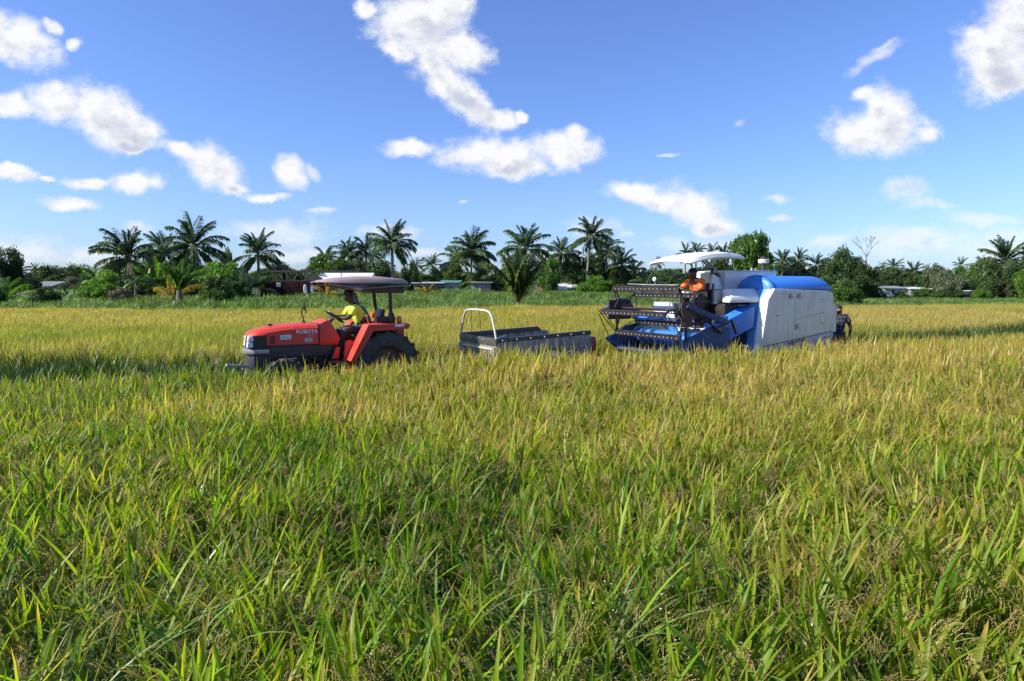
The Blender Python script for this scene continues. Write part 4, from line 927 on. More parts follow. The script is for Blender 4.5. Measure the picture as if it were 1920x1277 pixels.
B().add([(-0.6, -0.4, ze + 0.0), (2.4, -0.4, ze + 0.02), (1.1, -0.35, zr - 0.15), (-0.6, 0.3, ze), (2.4, 0.3, ze + 0.02), (1.1, 0.3, zr - 0.15)], [(0, 1, 2), (5, 4, 3), (0, 2, 5, 3), (1, 4, 5, 2), (0, 3, 4, 1)]).obj('gable', M['darksteel'], sr)
for i, px in enumerate((573.2, 586.2)):
    X, Y = at(px, 70); z0 = z_at(542, 70); h_ = 0.53 - 0.02 * i
    r = thing('oval_mirror', ['narrow white oval mirror left of the pair below the tractor roof edge', 'wider white oval mirror right of the pair below the tractor roof edge'][i], 'mirror', (X, Y, z0), 0.3 if i else 0.9, 'white oval mirrors')
    def oval(k, y0, y1): return [[(k * 0.17 * math.cos(t), y, k * h_ * 0.9 * math.sin(t)) for t in [2 * math.pi * q / 20 for q in range(20)]] for y in (y0, y1)]
    B().loft(oval(1.0, -0.03, 0.03)).obj('mirror_frame', M['white'], r); B().loft(oval(0.62, -0.045, -0.031)).obj('mirror_glass', M['sticker'], r); B().tube([(0, 0.05, -h_ * 0.5), (0, 0.05, -(z0 - float(gh(X, Y))))], 0.03, 6).obj('post', M['darksteel'], r)

# parked car among the bushes on the right
X, Y = at(1797, 112); cr = thing('parked_car', 'dark parked car half hidden between bushes on the right', 'car', (X, Y, float(gh(X, Y)) - 0.02), 0.15)
B().prism([(0, 0.35), (0, 0.85), (0.9, 1.0), (1.4, 1.42), (2.7, 1.45), (3.3, 1.02), (3.9, 0.95), (4.0, 0.4), (3.5, 0.25), (0.4, 0.25)], -0.8, 0.8).obj('body', M['black'], cr, bevel=0.06)
B().prism([(1.05, 1.03), (1.48, 1.36), (2.62, 1.38), (3.08, 1.04)], -0.815, -0.79).obj('side_window', M['glass'], cr); B().prism([(1.3, 1.44), (2.7, 1.46), (2.6, 1.5), (1.4, 1.5)], -0.75, 0.75).obj('roof', M['white'], cr)
for xx in (0.8, 3.15):
    wl = B().lathe([(0.15, -0.1), (0.3, -0.1), (0.32, 0), (0.3, 0.1), (0.15, 0.1)], (xx, -0.74, 0.32)).obj('wheel', M['tyre'], cr); B().lathe([(0.01, -0.02), (0.17, -0.02), (0.17, 0.02)], (xx, -0.86, 0.32)).obj('rim', M['steel'], wl)
# fallen pale trunk and clods on the left
X, Y = at(12, 66); B().tube([(0, 0, 0.5), (1.2, 0.1, 0.9), (2.6, 0, 1.25)], [0.09, 0.08, 0.05], 6).tube([(1.2, 0.1, 0.9), (1.9, 0, 0.75)], [0.05, 0.02], 5).obj('fallen_branch', M['bark_pale'], None, smooth=60, label='pale fallen branch lying in the grass at the left', cat='branch').location = (X, Y, float(gh(X, Y)) + 0.2)

# ------------------------------------------------------------------ machines
TH = 27.0
def frame_rz(th=TH): return R(180 + th)

def wheel(parent, c, Ro, wd, rim_r, side, lugs=20, lugh=0.05):
    w_ = B().lathe([(rim_r, -wd * .42), (Ro * .80, -wd * .5), (Ro * .93, -wd * .46), (Ro * .96, -wd * .2), (Ro * .96, wd * .2), (Ro * .93, wd * .46), (Ro * .80, wd * .5), (rim_r, wd * .42)], (0, 0, 0), 'y', 40, True).obj('wheel', M['tyre'], parent, smooth=40)
    w_.location = c; b = B()
    for i in range(lugs):
        for sd in (-1, 1):
            a = 2 * math.pi * (i + 0.25 * sd) / lugs
            for t0, t1, y0, y1 in ((0, 0.10, 0.02, 0.5), ):
                p = []
                for (aa, yy) in ((a, 0.0), (a + 0.085, 0.0), (a + 0.085 - 0.16, sd * wd * 0.52), (a - 0.16, sd * wd * 0.52)):
                    for rr in (Ro * 0.90, Ro * 0.985): p.append((rr * math.cos(aa), yy, rr * math.sin(aa)))
                b.add(p, [(0, 2, 4, 6), (7, 5, 3, 1), (0, 1, 3, 2), (2, 3, 5, 4), (4, 5, 7, 6), (6, 7, 1, 0)])
    b.obj('tread', M['tyre'], w_)
    r = B().lathe([(rim_r, -0.14), (rim_r * 1.02, -0.02), (rim_r * 0.92, 0.0), (rim_r * .85, -0.09), (rim_r * .4, -0.07), (rim_r * .38, 0.0), (0.01, 0.0)], (0, side * wd * .36, 0), 'y', 28)
    if side < 0: r.v = [(x, 2 * side * wd * .36 - y, z) for x, y, z in r.v]
    r.obj('rim', M['rim'], w_, smooth=30)
    h = B()
    for q in range(6): t = q * 1.047; h.ball((rim_r * .28 * math.cos(t), side * (wd * .36 + 0.012), rim_r * .28 * math.sin(t)), 0.018, 6)
    h.obj('wheel_nuts', M['steel'], w_); return w_

# ---- tractor
tr_ = thing('tractor', 'red tractor with a faded maroon canopy driving along the cut lane', 'tractor', (-2.72, 13.68, -0.03), frame_rz())
for sd in (1, -1): wheel(tr_, (0, sd * 0.66, 0.63), 0.64, 0.34, 0.36, sd)
for sd in (1, -1): wheel(tr_, (1.86, sd * 0.60, 0.40), 0.41, 0.22, 0.22, sd, 16)
# bonnet: cross sections along x
def hood_ring(x, w0, w1, zb, zc, zt):
    return [(x, w0, zb), (x, w1, zc), (x, w1 * 0.86, zc + (zt - zc) * 0.55), (x, w1 * 0.45, zt - 0.008), (x, 0, zt), (x, -w1 * 0.45, zt - 0.008), (x, -w1 * 0.86, zc + (zt - zc) * 0.55), (x, -w1, zc), (x, -w0, zb)]
hood = B().loft([hood_ring(1.22, .375, .372, 1.035, 1.335, 1.425), hood_ring(1.6, .37, .368, 1.035, 1.325, 1.42), hood_ring(1.9, .365, .36, 1.035, 1.30, 1.40), hood_ring(2.14, .355, .35, 1.035, 1.26, 1.365)]).obj('bonnet', M['red'], tr_, smooth=28)
B().loft([hood_ring(2.142, .35, .346, 1.22, 1.258, 1.362), hood_ring(2.28, .34, .335, 1.215, 1.235, 1.33), hood_ring(2.40, .30, .29, 1.21, 1.225, 1.295), hood_ring(2.455, .24, .22, 1.20, 1.21, 1.235)]).obj('bonnet_nose', M['red'], tr_, smooth=40)
B().prism([(2.142, 0.98), (2.142, 1.218), (2.30, 1.212), (2.43, 1.205), (2.45, 0.98)], -0.30, 0.30).obj('grille', M['black'], tr_, bevel=0.02)
for sd in (1, -1): B().prism([(2.144, 0.98), (2.144, 1.214), (2.33, 1.21), (2.35, 0.98)], sd * 0.342 - 0.006, sd * 0.342 + 0.006).obj('side_grille', M['black'], tr_)
sg = B()
for q in range(7): sg.box(2.16, 2.33, 0.349, 0.355, 1.0 + q * 0.029, 1.012 + q * 0.029)
sg.obj('grille_bars', M['iron'], tr_)
for sd in (1, -1):
    B().prism([(2.36, 1.11), (2.36, 1.205), (2.445, 1.20), (2.462, 1.11)], sd * 0.22 - 0.085, sd * 0.22 + 0.095).obj('headlight', M['sticker'], tr_, bevel=0.012)
    B().prism([(2.37, 1.0), (2.37, 1.095), (2.466, 1.095), (2.472, 1.0)], sd * 0.235 - 0.075, sd * 0.235 + 0.085).obj('headlight', M['sticker'], tr_, bevel=0.012)
fl = B()
for q in range(6): fl.box(2.452, 2.462, -0.12, 0.12, 1.0 + q * 0.032, 1.012 + q * 0.032)
fl.obj('grille_bars', M['iron'], tr_)
B().loft([[(2.10, .36, z), (2.36, .34, z), (2.50, .22, z), (2.53, 0, z), (2.50, -.22, z), (2.36, -.34, z), (2.10, -.36, z)] for z in (0.88, 0.965)]).obj('front_bumper', M['steel'], tr_, bevel=0.012)
B().loft([[(2.05, .30, z), (2.36, .29, z), (2.46, .18, z), (2.46, -.18, z), (2.36, -.29, z), (2.05, -.30, z)] for z in (0.55, 0.88)]).obj('front_weight_frame', M['black'], tr_, bevel=0.03)
B().box(0.95, 2.14, -0.31, 0.31, 0.80, 1.033).obj('engine_cover', paint('dusty_black', (0.03, 0.032, 0.035), 0.55, amount=0.5, dirt=(0.09, 0.08, 0.07)), tr_, bevel=0.02)
B().box(0.3, 2.05, -0.2, 0.2, 0.42, 0.80).obj('chassis', M['iron'], tr_, bevel=0.03)
en = B().tube([(1.2, 0.33, 0.62), (1.45, 0.36, 0.72), (1.7, 0.34, 0.6)], 0.035, 6).tube([(1.0, 0.30, 0.9), (1.1, 0.34, 0.7), (1.3, 0.33, 0.55)], 0.025, 6).box(1.45, 1.75, 0.18, 0.34, 0.55, 0.8).lathe([(0.01, 0), (0.09, 0), (0.09, 0.16)], (1.3, 0.2, 0.66)).obj('engine', M['iron'], tr_)
B().box(1.55, 2.15, -0.5, 0.5, 0.36, 0.46).obj('front_axle', M['iron'], tr_, bevel=0.03)
# bonnet recess and stickers
B().box(2.00, 2.085, 0.355, 0.372, 1.06, 1.215).obj('side_vent', paint('dark_red_recess', (0.20, 0.012, 0.008), 0.6), tr_)
B().prism([(1.905, 1.135), (1.905, 1.215), (1.71, 1.22), (1.71, 1.14)], 0.367, 0.3745).obj('warning_sticker', M['sticker'], tr_)
st = B()
for q in range(11): st.box(1.885 - 0.0155 * q - 0.006, 1.885 - 0.0155 * q + (0.002 if q % 3 else 0.006), 0.3745, 0.3765, 1.15 + 0.012 * (q % 3), 1.20 - 0.01 * ((q + 1) % 4))
st.obj('sticker_print', M['wallgrey'], tr_)
B().prism([(1.47, 1.075), (1.47, 1.15), (1.33, 1.152), (1.33, 1.077)], 0.370, 0.377).obj('rating_plate', M['walllight'], tr_)
text('brand_lettering', 'KUBOTA', 0.098, M['sticker'], tr_, (1.425, 0.376, 1.268), (R(90), 0, R(180)), 0.002, 1.0)
text('model_lettering', 'L 4508', 0.055, paint('silver_print', (0.45, 0.35, 0.33), 0.5), tr_, (1.375, 0.376, 1.192), (R(90), 0, R(180)), 0.002, 1.0)
B().box(1.212, 1.218, -0.378, 0.378, 1.036, 1.42).obj('bonnet_seam', M['iron'], tr_)
B().ball((2.05, 0.12, 1.40), 0.035, 8, (1.6, 1, 0.6)).obj('bonnet_latch', M['black'], tr_)
B().tube([(1.42, 0.0, 1.41), (1.42, 0.0, 1.46)], 0.035, 8).obj('filler_cap', M['maroon_d'], tr_)
B().tube([(1.42, 0.02, 1.42), (1.425, 0.02, 1.52), (1.46, 0.02, 1.62), (1.43, 0.02, 1.70), (1.40, 0.02, 1.74), (1.40, 0.02, 1.80)], 0.013, 6).tube([(1.43, 0.02, 1.70), (1.37, 0.02, 1.66)], 0.011, 6).tube([(1.40, 0.02, 1.76), (1.375, 0.02, 1.60)], 0.010, 6).obj('bent_antenna', M['iron'], tr_)
# cowl, dash, wheel
B().prism([(1.205, 1.0), (1.205, 1.41), (1.06, 1.475), (1.02, 1.485), (0.93, 1.36), (0.80, 1.12), (0.84, 1.0)], -0.36, 0.372).obj('cowl', M['red'], tr_, bevel=0.035)
B().tube([(0.98, 0, 1.36), (0.86, 0, 1.50)], 0.04, 8).obj('steering_column', M['black'], tr_)
sw = B(); ring = [];
cx, cz = 0.83, 1.53
for q in range(25):
    t = 2 * math.pi * q / 24; ring.append((cx + 0.20 * math.cos(t) * 0.80, 0.20 * math.sin(t), cz + 0.20 * math.cos(t) * 0.60))
sw.tube(ring, 0.016, 6, False).tube([(cx - .16, 0, cz - .12), (cx + .16, 0, cz + .12)], 0.012, 6).tube([(cx, -.2, cz), (cx, .2, cz)], 0.012, 6).ball((cx, 0, cz), 0.035)
sw.obj('steering_wheel', M['black'], tr_)
B().box(0.35, 1.05, -0.42, 0.55, 0.66, 0.70).obj('footplate', M['maroon_d'], tr_)
B().prism([(0.98, 0.70), (1.0, 1.0), (0.84, 1.0), (0.80, 0.70)], -0.3, 0.3).obj('pedestal', M['black'], tr_)
B().prism([(0.55, 0.58), (0.55, 1.06), (0.66, 1.10), (0.74, 1.06), (0.78, 0.62)], 0.40, 0.47).obj('side_cover', M['red'], tr_, bevel=0.02)
B().prism([(0.86, 0.74), (0.82, 0.96), (0.90, 0.96), (0.99, 0.74)], 0.36, 0.42).obj('side_guard', M['red'], tr_, bevel=0.015)
B().prism([(0.47, 0.66), (0.47, 0.92), (0.51, 0.96), (0.55, 0.90), (0.55, 0.66)], 0.48, 0.54).obj('lever_guard', M['red'], tr_, bevel=0.02)
B().box(0.56, 0.80, 0.50, 0.80, 0.46, 0.55).obj('step', M['red'], tr_, bevel=0.02)
for sd in (1, -1):
    y0, y1 = (0.45, 0.86) if sd > 0 else (-0.86, -0.45)
    poly = [(0.70, 0.72), (0.74, 0.72), (0.40, 1.385), (0.36, 1.40), (-0.40, 1.40), (-0.42, 1.35), (0.36, 1.34)]
    B().prism(poly, y0, y1).obj('fender', M['red'], tr_, bevel=0.012)
    yo = 0.84 * sd; B().prism([(0.73, 0.72), (0.40, 1.37), (-0.40, 1.37), (-0.40, 1.30), (0.30, 1.27), (0.64, 0.72)], yo - 0.02, yo + 0.012).obj('fender_skirt', M['red'], tr_)
    yi = 0.46 * sd; B().prism([(0.70, 0.72), (0.36, 1.36), (-0.42, 1.36), (-0.42, 1.0), (-0.1, 0.9), (0.3, 0.6)], yi - 0.012, yi + 0.012).obj('fender_side', M['red'], tr_)
    B().prism([(-0.20, 1.34), (-0.36, 1.34), (-0.27, 1.16), (-0.2, 1.18)], sd * 0.70 - 0.015, sd * 0.70 + 0.015).obj('fender_bracket', M['red'], tr_)
B().box(-0.30, -0.12, 0.855, 0.862, 1.345, 1.39).obj('fender_reflector', M['sticker'], tr_)
B().lathe([(0.01, -0.03), (0.075, -0.03), (0.08, 0), (0.06, 0.03), (0.01, 0.035)], (-0.24, 0.72, 1.47), 'x', 16).obj('tail_lamp', M['orange_l'], tr_, smooth=40)
B().lathe([(0.01, -0.03), (0.06, -0.03), (0.065, 0), (0.05, 0.03), (0.01, 0.035)], (-0.10, -0.62, 1.52), 'x', 16).obj('tail_lamp', M['orange_l'], tr_, smooth=40)
# seat, toolbox, hydraulics
B().box(0.02, 0.48, -0.24, 0.24, 1.12, 1.22).obj('seat', M['black'], tr_, bevel=0.03)
B().prism([(0.06, 1.18), (-0.06, 1.66), (-0.13, 1.66), (-0.06, 1.18)], -0.22, 0.22).obj('backrest', M['black'], tr_, bevel=0.03)
B().box(-0.1, 0.4, -0.2, 0.2, 0.7, 1.12).obj('seat_base', M['iron'], tr_, bevel=0.02)
B().box(-0.35, 0.3, -0.3, 0.3, 0.45, 0.9).obj('rear_axle_housing', M['iron'], tr_, bevel=0.04)
B().box(-0.12, 0.08, 0.25, 0.5, 1.40, 1.53).obj('toolbox', M['black'], tr_, bevel=0.03)
B().tube([(0.25, 0.42, 1.3), (0.30, 0.42, 1.52)], 0.012, 6).ball((0.30, 0.42, 1.54), 0.028).tube([(0.12, 0.45, 1.38), (0.14, 0.45, 1.60)], 0.012, 6).ball((0.14, 0.45, 1.62), 0.03).obj('levers', M['orange_l'], tr_)
# roll bar and canopy
for sd in (1, -1):
    B().tube([(-0.17, sd * 0.47, 1.05), (-0.17, sd * 0.47, 1.45), (-0.15 + 0.04 * (sd < 0), sd * 0.47, 1.75), (-0.15 + 0.07 * (sd < 0), sd * 0.46, 2.05)], 0.036, 8).obj('roll_bar_post', M['iron'], tr_)
    B().tube([(-0.18, sd * 0.47, 1.38), (-0.17, sd * 0.47, 1.48), (-0.16, sd * 0.47, 1.60)], [0.06, 0.085, 0.045], 8).obj('roll_bar_joint', M['iron'], tr_, smooth=50)
B().tube([(-0.10, -0.48, 2.05), (-0.10, 0.48, 2.05)], 0.034, 8).obj('roll_bar_top', M['iron'], tr_)
cb = B()
def can_ring(x, w_, ze, zt):
    ze += 0.02; zt = ze + (zt - ze) * 0.86
    return [(x, w_, ze), (x, w_ * .97, ze + (zt - ze) * .55), (x, w_ * .86, zt - 0.012), (x, w_ * .4, zt), (x, 0, zt + 0.008), (x, -w_ * .4, zt), (x, -w_ * .86, zt - 0.012), (x, -w_ * .97, ze + (zt - ze) * .55), (x, -w_, ze)]
cb.loft([can_ring(1.20, .42, 2.175, 2.19), can_ring(1.12, .56, 2.165, 2.235), can_ring(0.85, .62, 2.155, 2.285), can_ring(0.45, .64, 2.15, 2.325), can_ring(0.0, .64, 2.15, 2.325), can_ring(-0.36, .62, 2.15, 2.29), can_ring(-0.50, .52, 2.15, 2.23)])
cb.obj('canopy', M['maroon'], tr_, smooth=50)
B().box(-0.46, 1.05, -0.56, 0.56, 2.125, 2.147).obj('canopy_lining', M['maroon_d'], tr_)
cf_ = B().tube([(1.0, 0.60, 2.14), (0.42, 0.62, 2.07), (-0.5, 0.62, 2.13)], 0.012, 6).tube([(1.0, -0.60, 2.14), (0.42, -0.62, 2.07), (-0.5, -0.62, 2.13)], 0.012, 6).tube([(-0.5, -0.62, 2.12), (-0.5, 0.62, 2.12)], 0.014, 6).tube([(0.9, 0.3, 2.13), (0.5, 0.3, 2.04), (0.05, 0.3, 2.0), (-0.02, 0.3, 2.08), (-0.02, 0.3, 2.13)], 0.015, 6).tube([(0.9, -0.3, 2.13), (0.5, -0.3, 2.04), (0.05, -0.3, 2.0), (-0.02, -0.3, 2.08)], 0.015, 6)
cf_.tube([(0.5, -0.5, 2.04), (0.5, 0.5, 2.04)], 0.014, 6).tube([(0.05, -0.5, 2.0), (0.05, 0.5, 2.0)], 0.014, 6)
cf_.obj('canopy_frame', M['steel'], tr_)
B().box(-0.42, 0.16, -0.5, 0.52, 1.98, 2.10).obj('canopy_box', M['maroon_d'], tr_, bevel=0.02)
B().tube([(-0.5, 0.55, 2.14), (-0.9, 0.35, 2.13), (-1.45, 0.2, 2.12)], 0.008, 5).obj('canopy_rod', M['steel'], tr_)
# front tow frame in the lane
ff = B().tube([(2.35, 0.35, 0.62), (2.62, 0.42, 0.70), (2.80, 0.40, 0.66)], 0.03, 6).obox((2.72, 0.42, 0.70), (0.26, 0.10, 0.05), 0, -0.15, 0.2).obj('front_bracket', M['steel'], tr_, bevel=0.008)
B().obox((1.95, 0.62, 0.72), (0.17, 0.08, 0.10), 0, 0.5, 0).tube([(2.15, 0.60, 0.62), (1.92, 0.64, 0.78), (1.66, 0.60, 0.80)], 0.016, 6).obj('steering_ram', M['steel'], tr_, bevel=0.006)

# ---- tray trailer
ty = thing('tray_trailer', 'battered grey pickup tray used as a trailer between tractor and harvester', 'trailer', (-0.25, 12.95, -0.05), frame_rz(28), ry=R(2.6))
Wt, Lt = 1.72, 2.17
side = [(0.0, 0.45), (0.0, 1.06), (-Lt + 0.02, 1.06), (-Lt, 0.95), (-Lt, 0.5), (-1.60, 0.48), (-1.52, 0.68), (-1.35, 0.80), (-1.12, 0.82), (-0.92, 0.72), (-0.80, 0.48)]
B().prism(side, -0.035, 0.0).obj('side_panel', M['traygrey'], ty, bevel=0.01); B().prism(side, -Wt, -Wt + 0.035).obj('side_panel', M['traygrey'], ty, bevel=0.01)
B().prism([(-0.0, 1.06), (-0.0, 1.14), (-Lt, 1.14), (-Lt, 1.06)], -0.06, 0.012).obj('rim_rail', M['traydark'], ty, bevel=0.012); B().prism([(0, 1.06), (0, 1.16), (-1.88, 1.16), (-1.98, 1.06)], -Wt - 0.01, -Wt + 0.06).obj('rim_rail', M['traydark'], ty, bevel=0.012)
B().prism([(-0.02, 0.62), (-0.02, 0.66), (-Lt, 0.66), (-Lt, 0.62)], -Wt + 0.035, -0.035).obj('floor', M['traydark'], ty)
B().prism([(-1.95, 0.66), (-1.95, 0.80), (-Lt, 0.80), (-Lt, 0.66)], -Wt + 0.035, -0.035).obj('tailboard', M['traydark'], ty)
B().loft([[(x, 0.0 + 0.035 * math.sin(math.pi * t), z) for x, z in ((-1.62 + 0.56 * (1 - math.cos(a)) , 0.5 + 0.36 * math.sin(a)) for a in [math.pi * q / 10 for q in range(11)])] for t in (0.0, 0.25, 0.5)], caps=False, closed=False).obj('wheel_arch', M['traygrey'], ty, smooth=60)
bl = B()
for q in range(7): bl.ball((-0.12 - q * 0.31, 0.016, 1.095), 0.016, 6)
for q in range(3): bl.ball((0.012, -0.55 - q * 0.3, 1.10), 0.014, 6)
bl.obj('rim_bolts', M['sticker'], ty)
B().prismx([(-Wt, 0.99), (-Wt, 1.14), (0.0, 1.14), (0.0, 0.99)], -0.03, 0.015).obj('headboard_rail', M['traydark'], ty, bevel=0.012)
B().box(-0.02, 0.0, -Wt + 0.02, -0.02, 0.45, 0.99).obj('headboard', M['traylouver'], ty)
lv = B()
for q in range(13): y = -0.20 - q * (Wt - 0.4) / 12; lv.box(0.0, 0.03, y - 0.028, y + 0.028, 0.47, 0.90)
lv.obj('louvre_ribs', M['traylouver'], ty, bevel=0.008)
B().box(0.0, 0.045, -Wt + 0.14, -0.10, 0.91, 0.945).obj('louvre_top_bar', M['cream'], ty, bevel=0.008)
for y in (-0.07, -Wt + 0.07): B().box(0.0, 0.055, y - 0.05, y + 0.05, 0.42, 0.965).obj('corner_post', M['traylouver'], ty, bevel=0.012)
lg = B()
for y in (-0.16, -Wt + 0.16):
    for q in range(3): lg.box(0.0, 0.06, y - 0.03, y + 0.03, 0.60 + q * 0.12, 0.65 + q * 0.12)
lg.obj('hinge_lugs', M['cream'], ty)
hp = [(0.0, -0.01, 1.13), (-0.01, -0.09, 1.33), (-0.02, -0.20, 1.55), (-0.02, -0.30, 1.635), (-0.02, -0.45, 1.66), (-0.02, -0.86, 1.67), (-0.02, -1.24, 1.66), (-0.02, -1.40, 1.63), (-0.02, -1.50, 1.55), (-0.01, -1.60, 1.33), (0.0, -1.66, 1.13)]
B().tube(hp, 0.021, 10).obj('headboard_hoop', M['cream'], ty, smooth=60)
B().tube([(0, -0.68, 1.13), (-0.01, -0.72, 1.66)], 0.006, 5).tube([(0, -1.12, 1.13), (-0.01, -1.10, 1.66)], 0.006, 5).obj('hoop_wires', M['iron'], ty)
B().obox((-0.12, -0.03, 1.165), (0.16, 0.06, 0.02), 0.2, 0.25, 0).obj('corner_latch', M['cream'], ty)
B().prismx([(-0.2, 0.62), (-0.005, 0.60), (0.0, 1.0), (-0.2, 1.02)], -Lt - 0.13, -Lt - 0.004).obj('tail_lamp_pod', M['redlens'], ty, bevel=0.045)
for sd, y in ((1, -0.16), (-1, -Wt + 0.16)): wheel(ty, (-1.22, y, 0.36), 0.36, 0.20, 0.2, sd, 18)
B().tube([(0, -Wt / 2, 0.55), (1.05, -Wt / 2 + 0.1, 0.52)], 0.04, 6).obj('drawbar', M['iron'], ty)

# ---- combine harvester
hv = thing('combine_harvester', 'blue and white rice combine harvester with its black reel raised in front', 'harvester', (4.70, 15.48, 0.0), frame_rz())
pan = [(-0.12, 0.55), (-0.33, 1.80), (-0.52, 2.035), (-2.20, 1.985), (-2.34, 1.95), (-2.40, 1.83), (-2.42, 0.55)]
# seam splits the big side door in an upper door and a lower skirt
up_ = [(-0.155, 0.79), (-0.33, 1.80), (-0.52, 2.035), (-2.20, 1.985), (-2.34, 1.95), (-2.40, 1.83), (-2.42, 1.075)]
lo_ = [(-0.12, 0.50), (-0.152, 0.775), (-2.42, 1.06), (-2.42, 0.50)]
sp_ = B().prism(up_, 1.06, 1.10).obj('side_door', M['panel'], hv, bevel=0.014)
B().prism(lo_, 1.055, 1.093).obj('side_skirt', paint('scuffed_white', (0.50, 0.51, 0.49), 0.6, amount=0.8, dirt=(0.16, 0.13, 0.11), scale=7), hv, bevel=0.010)
edge = [(-0.12, 0.50), (-0.33, 1.80), (-0.52, 2.035)]
def strip(name, mat, d0, y0, d1, y1):
    vs = []; 
    for (x, z) in edge: vs += [(x + d0, y0, z), (x + d1, y1, z), (x + d1 - .03, y1 - .02, z), (x + d0 - .03, y0 - .02, z)]
    fs = []
    for i in range(2):
        for q in range(4): a = i * 4 + q; b_ = i * 4 + (q + 1) % 4; fs.append((a, b_, b_ + 4, a + 4))
    fs += [(3, 2, 1, 0), (8, 9, 10, 11)]
    return B().add(vs, fs).obj(name, M[mat], hv)
strip('white_corner_strip', 'white', -0.002, 1.098, 0.055, 0.93)
# bulging blue corner
vs = []; fs = []
prof = [(0.50, 0.86, 0.0), (1.05, 0.74, 0.0), (1.45, 0.66, 0.0), (1.66, 0.66, 0.0), (1.82, 0.72, 0.0), (2.03, 0.76, 0.0)]
for z, x, bx in prof:
    xs = np.interp(z, [0.50, 1.80, 2.035], [-0.12, -0.33, -0.52]) + 0.15
    xs -= 0.15
    vs += [(xs + 0.052, 0.928, z), (xs + 0.062, 0.895, z), (xs + 0.10, x, z), (xs - 0.1, x - 0.01, z), (xs - 0.2, 0.92, z)]
for i in range(len(prof) - 1):
    for q in range(5): a = i * 5 + q; b_ = i * 5 + (q + 1) % 5; fs.append((a, b_, b_ + 5, a + 5))
fs += [(4, 3, 2, 1, 0), tuple(len(vs) - 5 + q for q in range(5))]
B().add(vs, fs).obj('front_corner_panel', M['blue_l'], hv, smooth=40)
B().prism([(-0.17, 0.55), (-0.385, 1.78), (-0.58, 1.98), (-2.38, 1.98), (-2.38, 0.55)], -1.05, 1.05).obj('body', M['blue_d'], hv, bevel=0.03)
B().box(-2.36, -0.60, -1.0, 1.0, 1.98, 2.03).obj('deck', M['blue'], hv)
B().prism([(-2.42, 0.9), (-2.42, 1.88), (-2.62, 1.62), (-2.66, 0.9)], -0.9, 0.95).obj('straw_hood', M['blue_d'], hv, bevel=0.03)
B().box(-2.56, -2.43, 0.98, 1.06, 1.05, 1.62).obj('rear_flange', M['panel'], hv)
# grain tank cover: half drum
tk = B(); rings = []
def half(x, sy=1.0, sz=1.0, n=16): return [(x, 0.56 + 0.50 * sy * math.cos(t), 2.03 + 0.29 * sz * math.sin(t)) for t in [math.pi * q / n for q in range(n + 1)]]
tk.loft([half(-0.44, 0.30, 0.30), half(-0.455, 0.75, 0.75), half(-0.485, 0.95, 0.95), half(-0.53, 1, 1), half(-2.20, 1, 1), half(-2.30, 0.97, 0.85), half(-2.46, 0.95, 0.12)])
tk.obj('tank_cover', M['blue'], hv, smooth=50)
B().tube([(-0.53, 0.56 + 0.505 * math.cos(t), 2.03 + 0.295 * math.sin(t)) for t in [math.pi * q / 14 for q in range(15)]], 0.012, 6).obj('tank_cover_rib', M['blue_d'], hv)
bo = B()
for q in range(14): bo.ball((-0.7 - q * 0.115, 1.064, 2.045), 0.010, 6)
bo.obj('tank_cover_bolts', M['steel'], hv)
B().box(-1.75, -0.12, -0.95, 0.02, 2.03, 2.44).obj('engine_housing', M['white'], hv, bevel=0.025)
B().box(-1.78, -0.40, -0.97, 0.04, 2.44, 2.455).obj('housing_lid', M['white'], hv, bevel=0.01)
B().tube([(-0.95, 0.0, 2.46), (-0.96, 0.0, 2.50), (-1.08, 0.0, 2.50), (-1.09, 0.0, 2.46)], 0.010, 6).obj('lid_handle', M['white'], hv)
ex = B().tube([(-1.67, -0.3, 2.40), (-1.67, -0.3, 2.68)], 0.055, 12).obj('intake_pipe', M['black'], hv, smooth=50)
B().lathe([(0.01, 0), (0.11, 0), (0.13, 0.02), (0.13, 0.09), (0.11, 0.10), (0.01, 0.10)], (-1.67, -0.3, 2.64), 'z', 18).obj('intake_cap', M['cream'], hv, smooth=35)
B().lathe([(0.01, 0), (0.085, 0), (0.085, 0.05), (0.01, 0.06)], (-1.67, -0.3, 2.745), 'z', 16).obj('intake_top', M['black'], hv, smooth=35)
for x, y, z in ((-2.05, 1.104, 1.80), (-2.05, 1.104, 1.25), (-0.62, 1.104, 1.45)): B().box(x - 0.05, x + 0.05, 1.1, y, z - 0.012, z + 0.012).obj('door_hinge', M['steel'], hv)
# white hood over the threshing cylinder
hd = B(); hd.loft([[(x, 0.42, 2.03), (x, 0.60, 2.035), (x + e_, 0.86, 1.86), (x + e_ * 1.4, 0.90, 1.78), (x + e_ * 1.4, 0.88, 1.74), (x, 0.42, 1.74)] for x, e_ in ((0.32, 0.18), (0.26, 0.16), (-0.62, 0.0), (-0.70, 0.0))]); hd.obj('threshing_hood', M['white'], hv, bevel=0.012)
B().prismx([(0.55, 2.02), (0.72, 1.99), (0.92, 1.80), (0.92, 1.70), (0.60, 1.70)], -0.80, -0.70).obj('hood_end_plate', M['iron'], hv)
B().box(-0.78, 0.42, 0.1, 0.60, 1.42, 1.71).obj('threshing_drum_housing', M['iron'], hv, bevel=0.02)
B().box(-0.42, 0.06, 0.60, 0.63, 1.655, 1.685).obj('rail', M['blue_l'], hv)
B().box(-0.55, 0.52, -0.5, 0.60, 1.30, 1.42).obj('drum_shelf', M['blue_d'], hv)
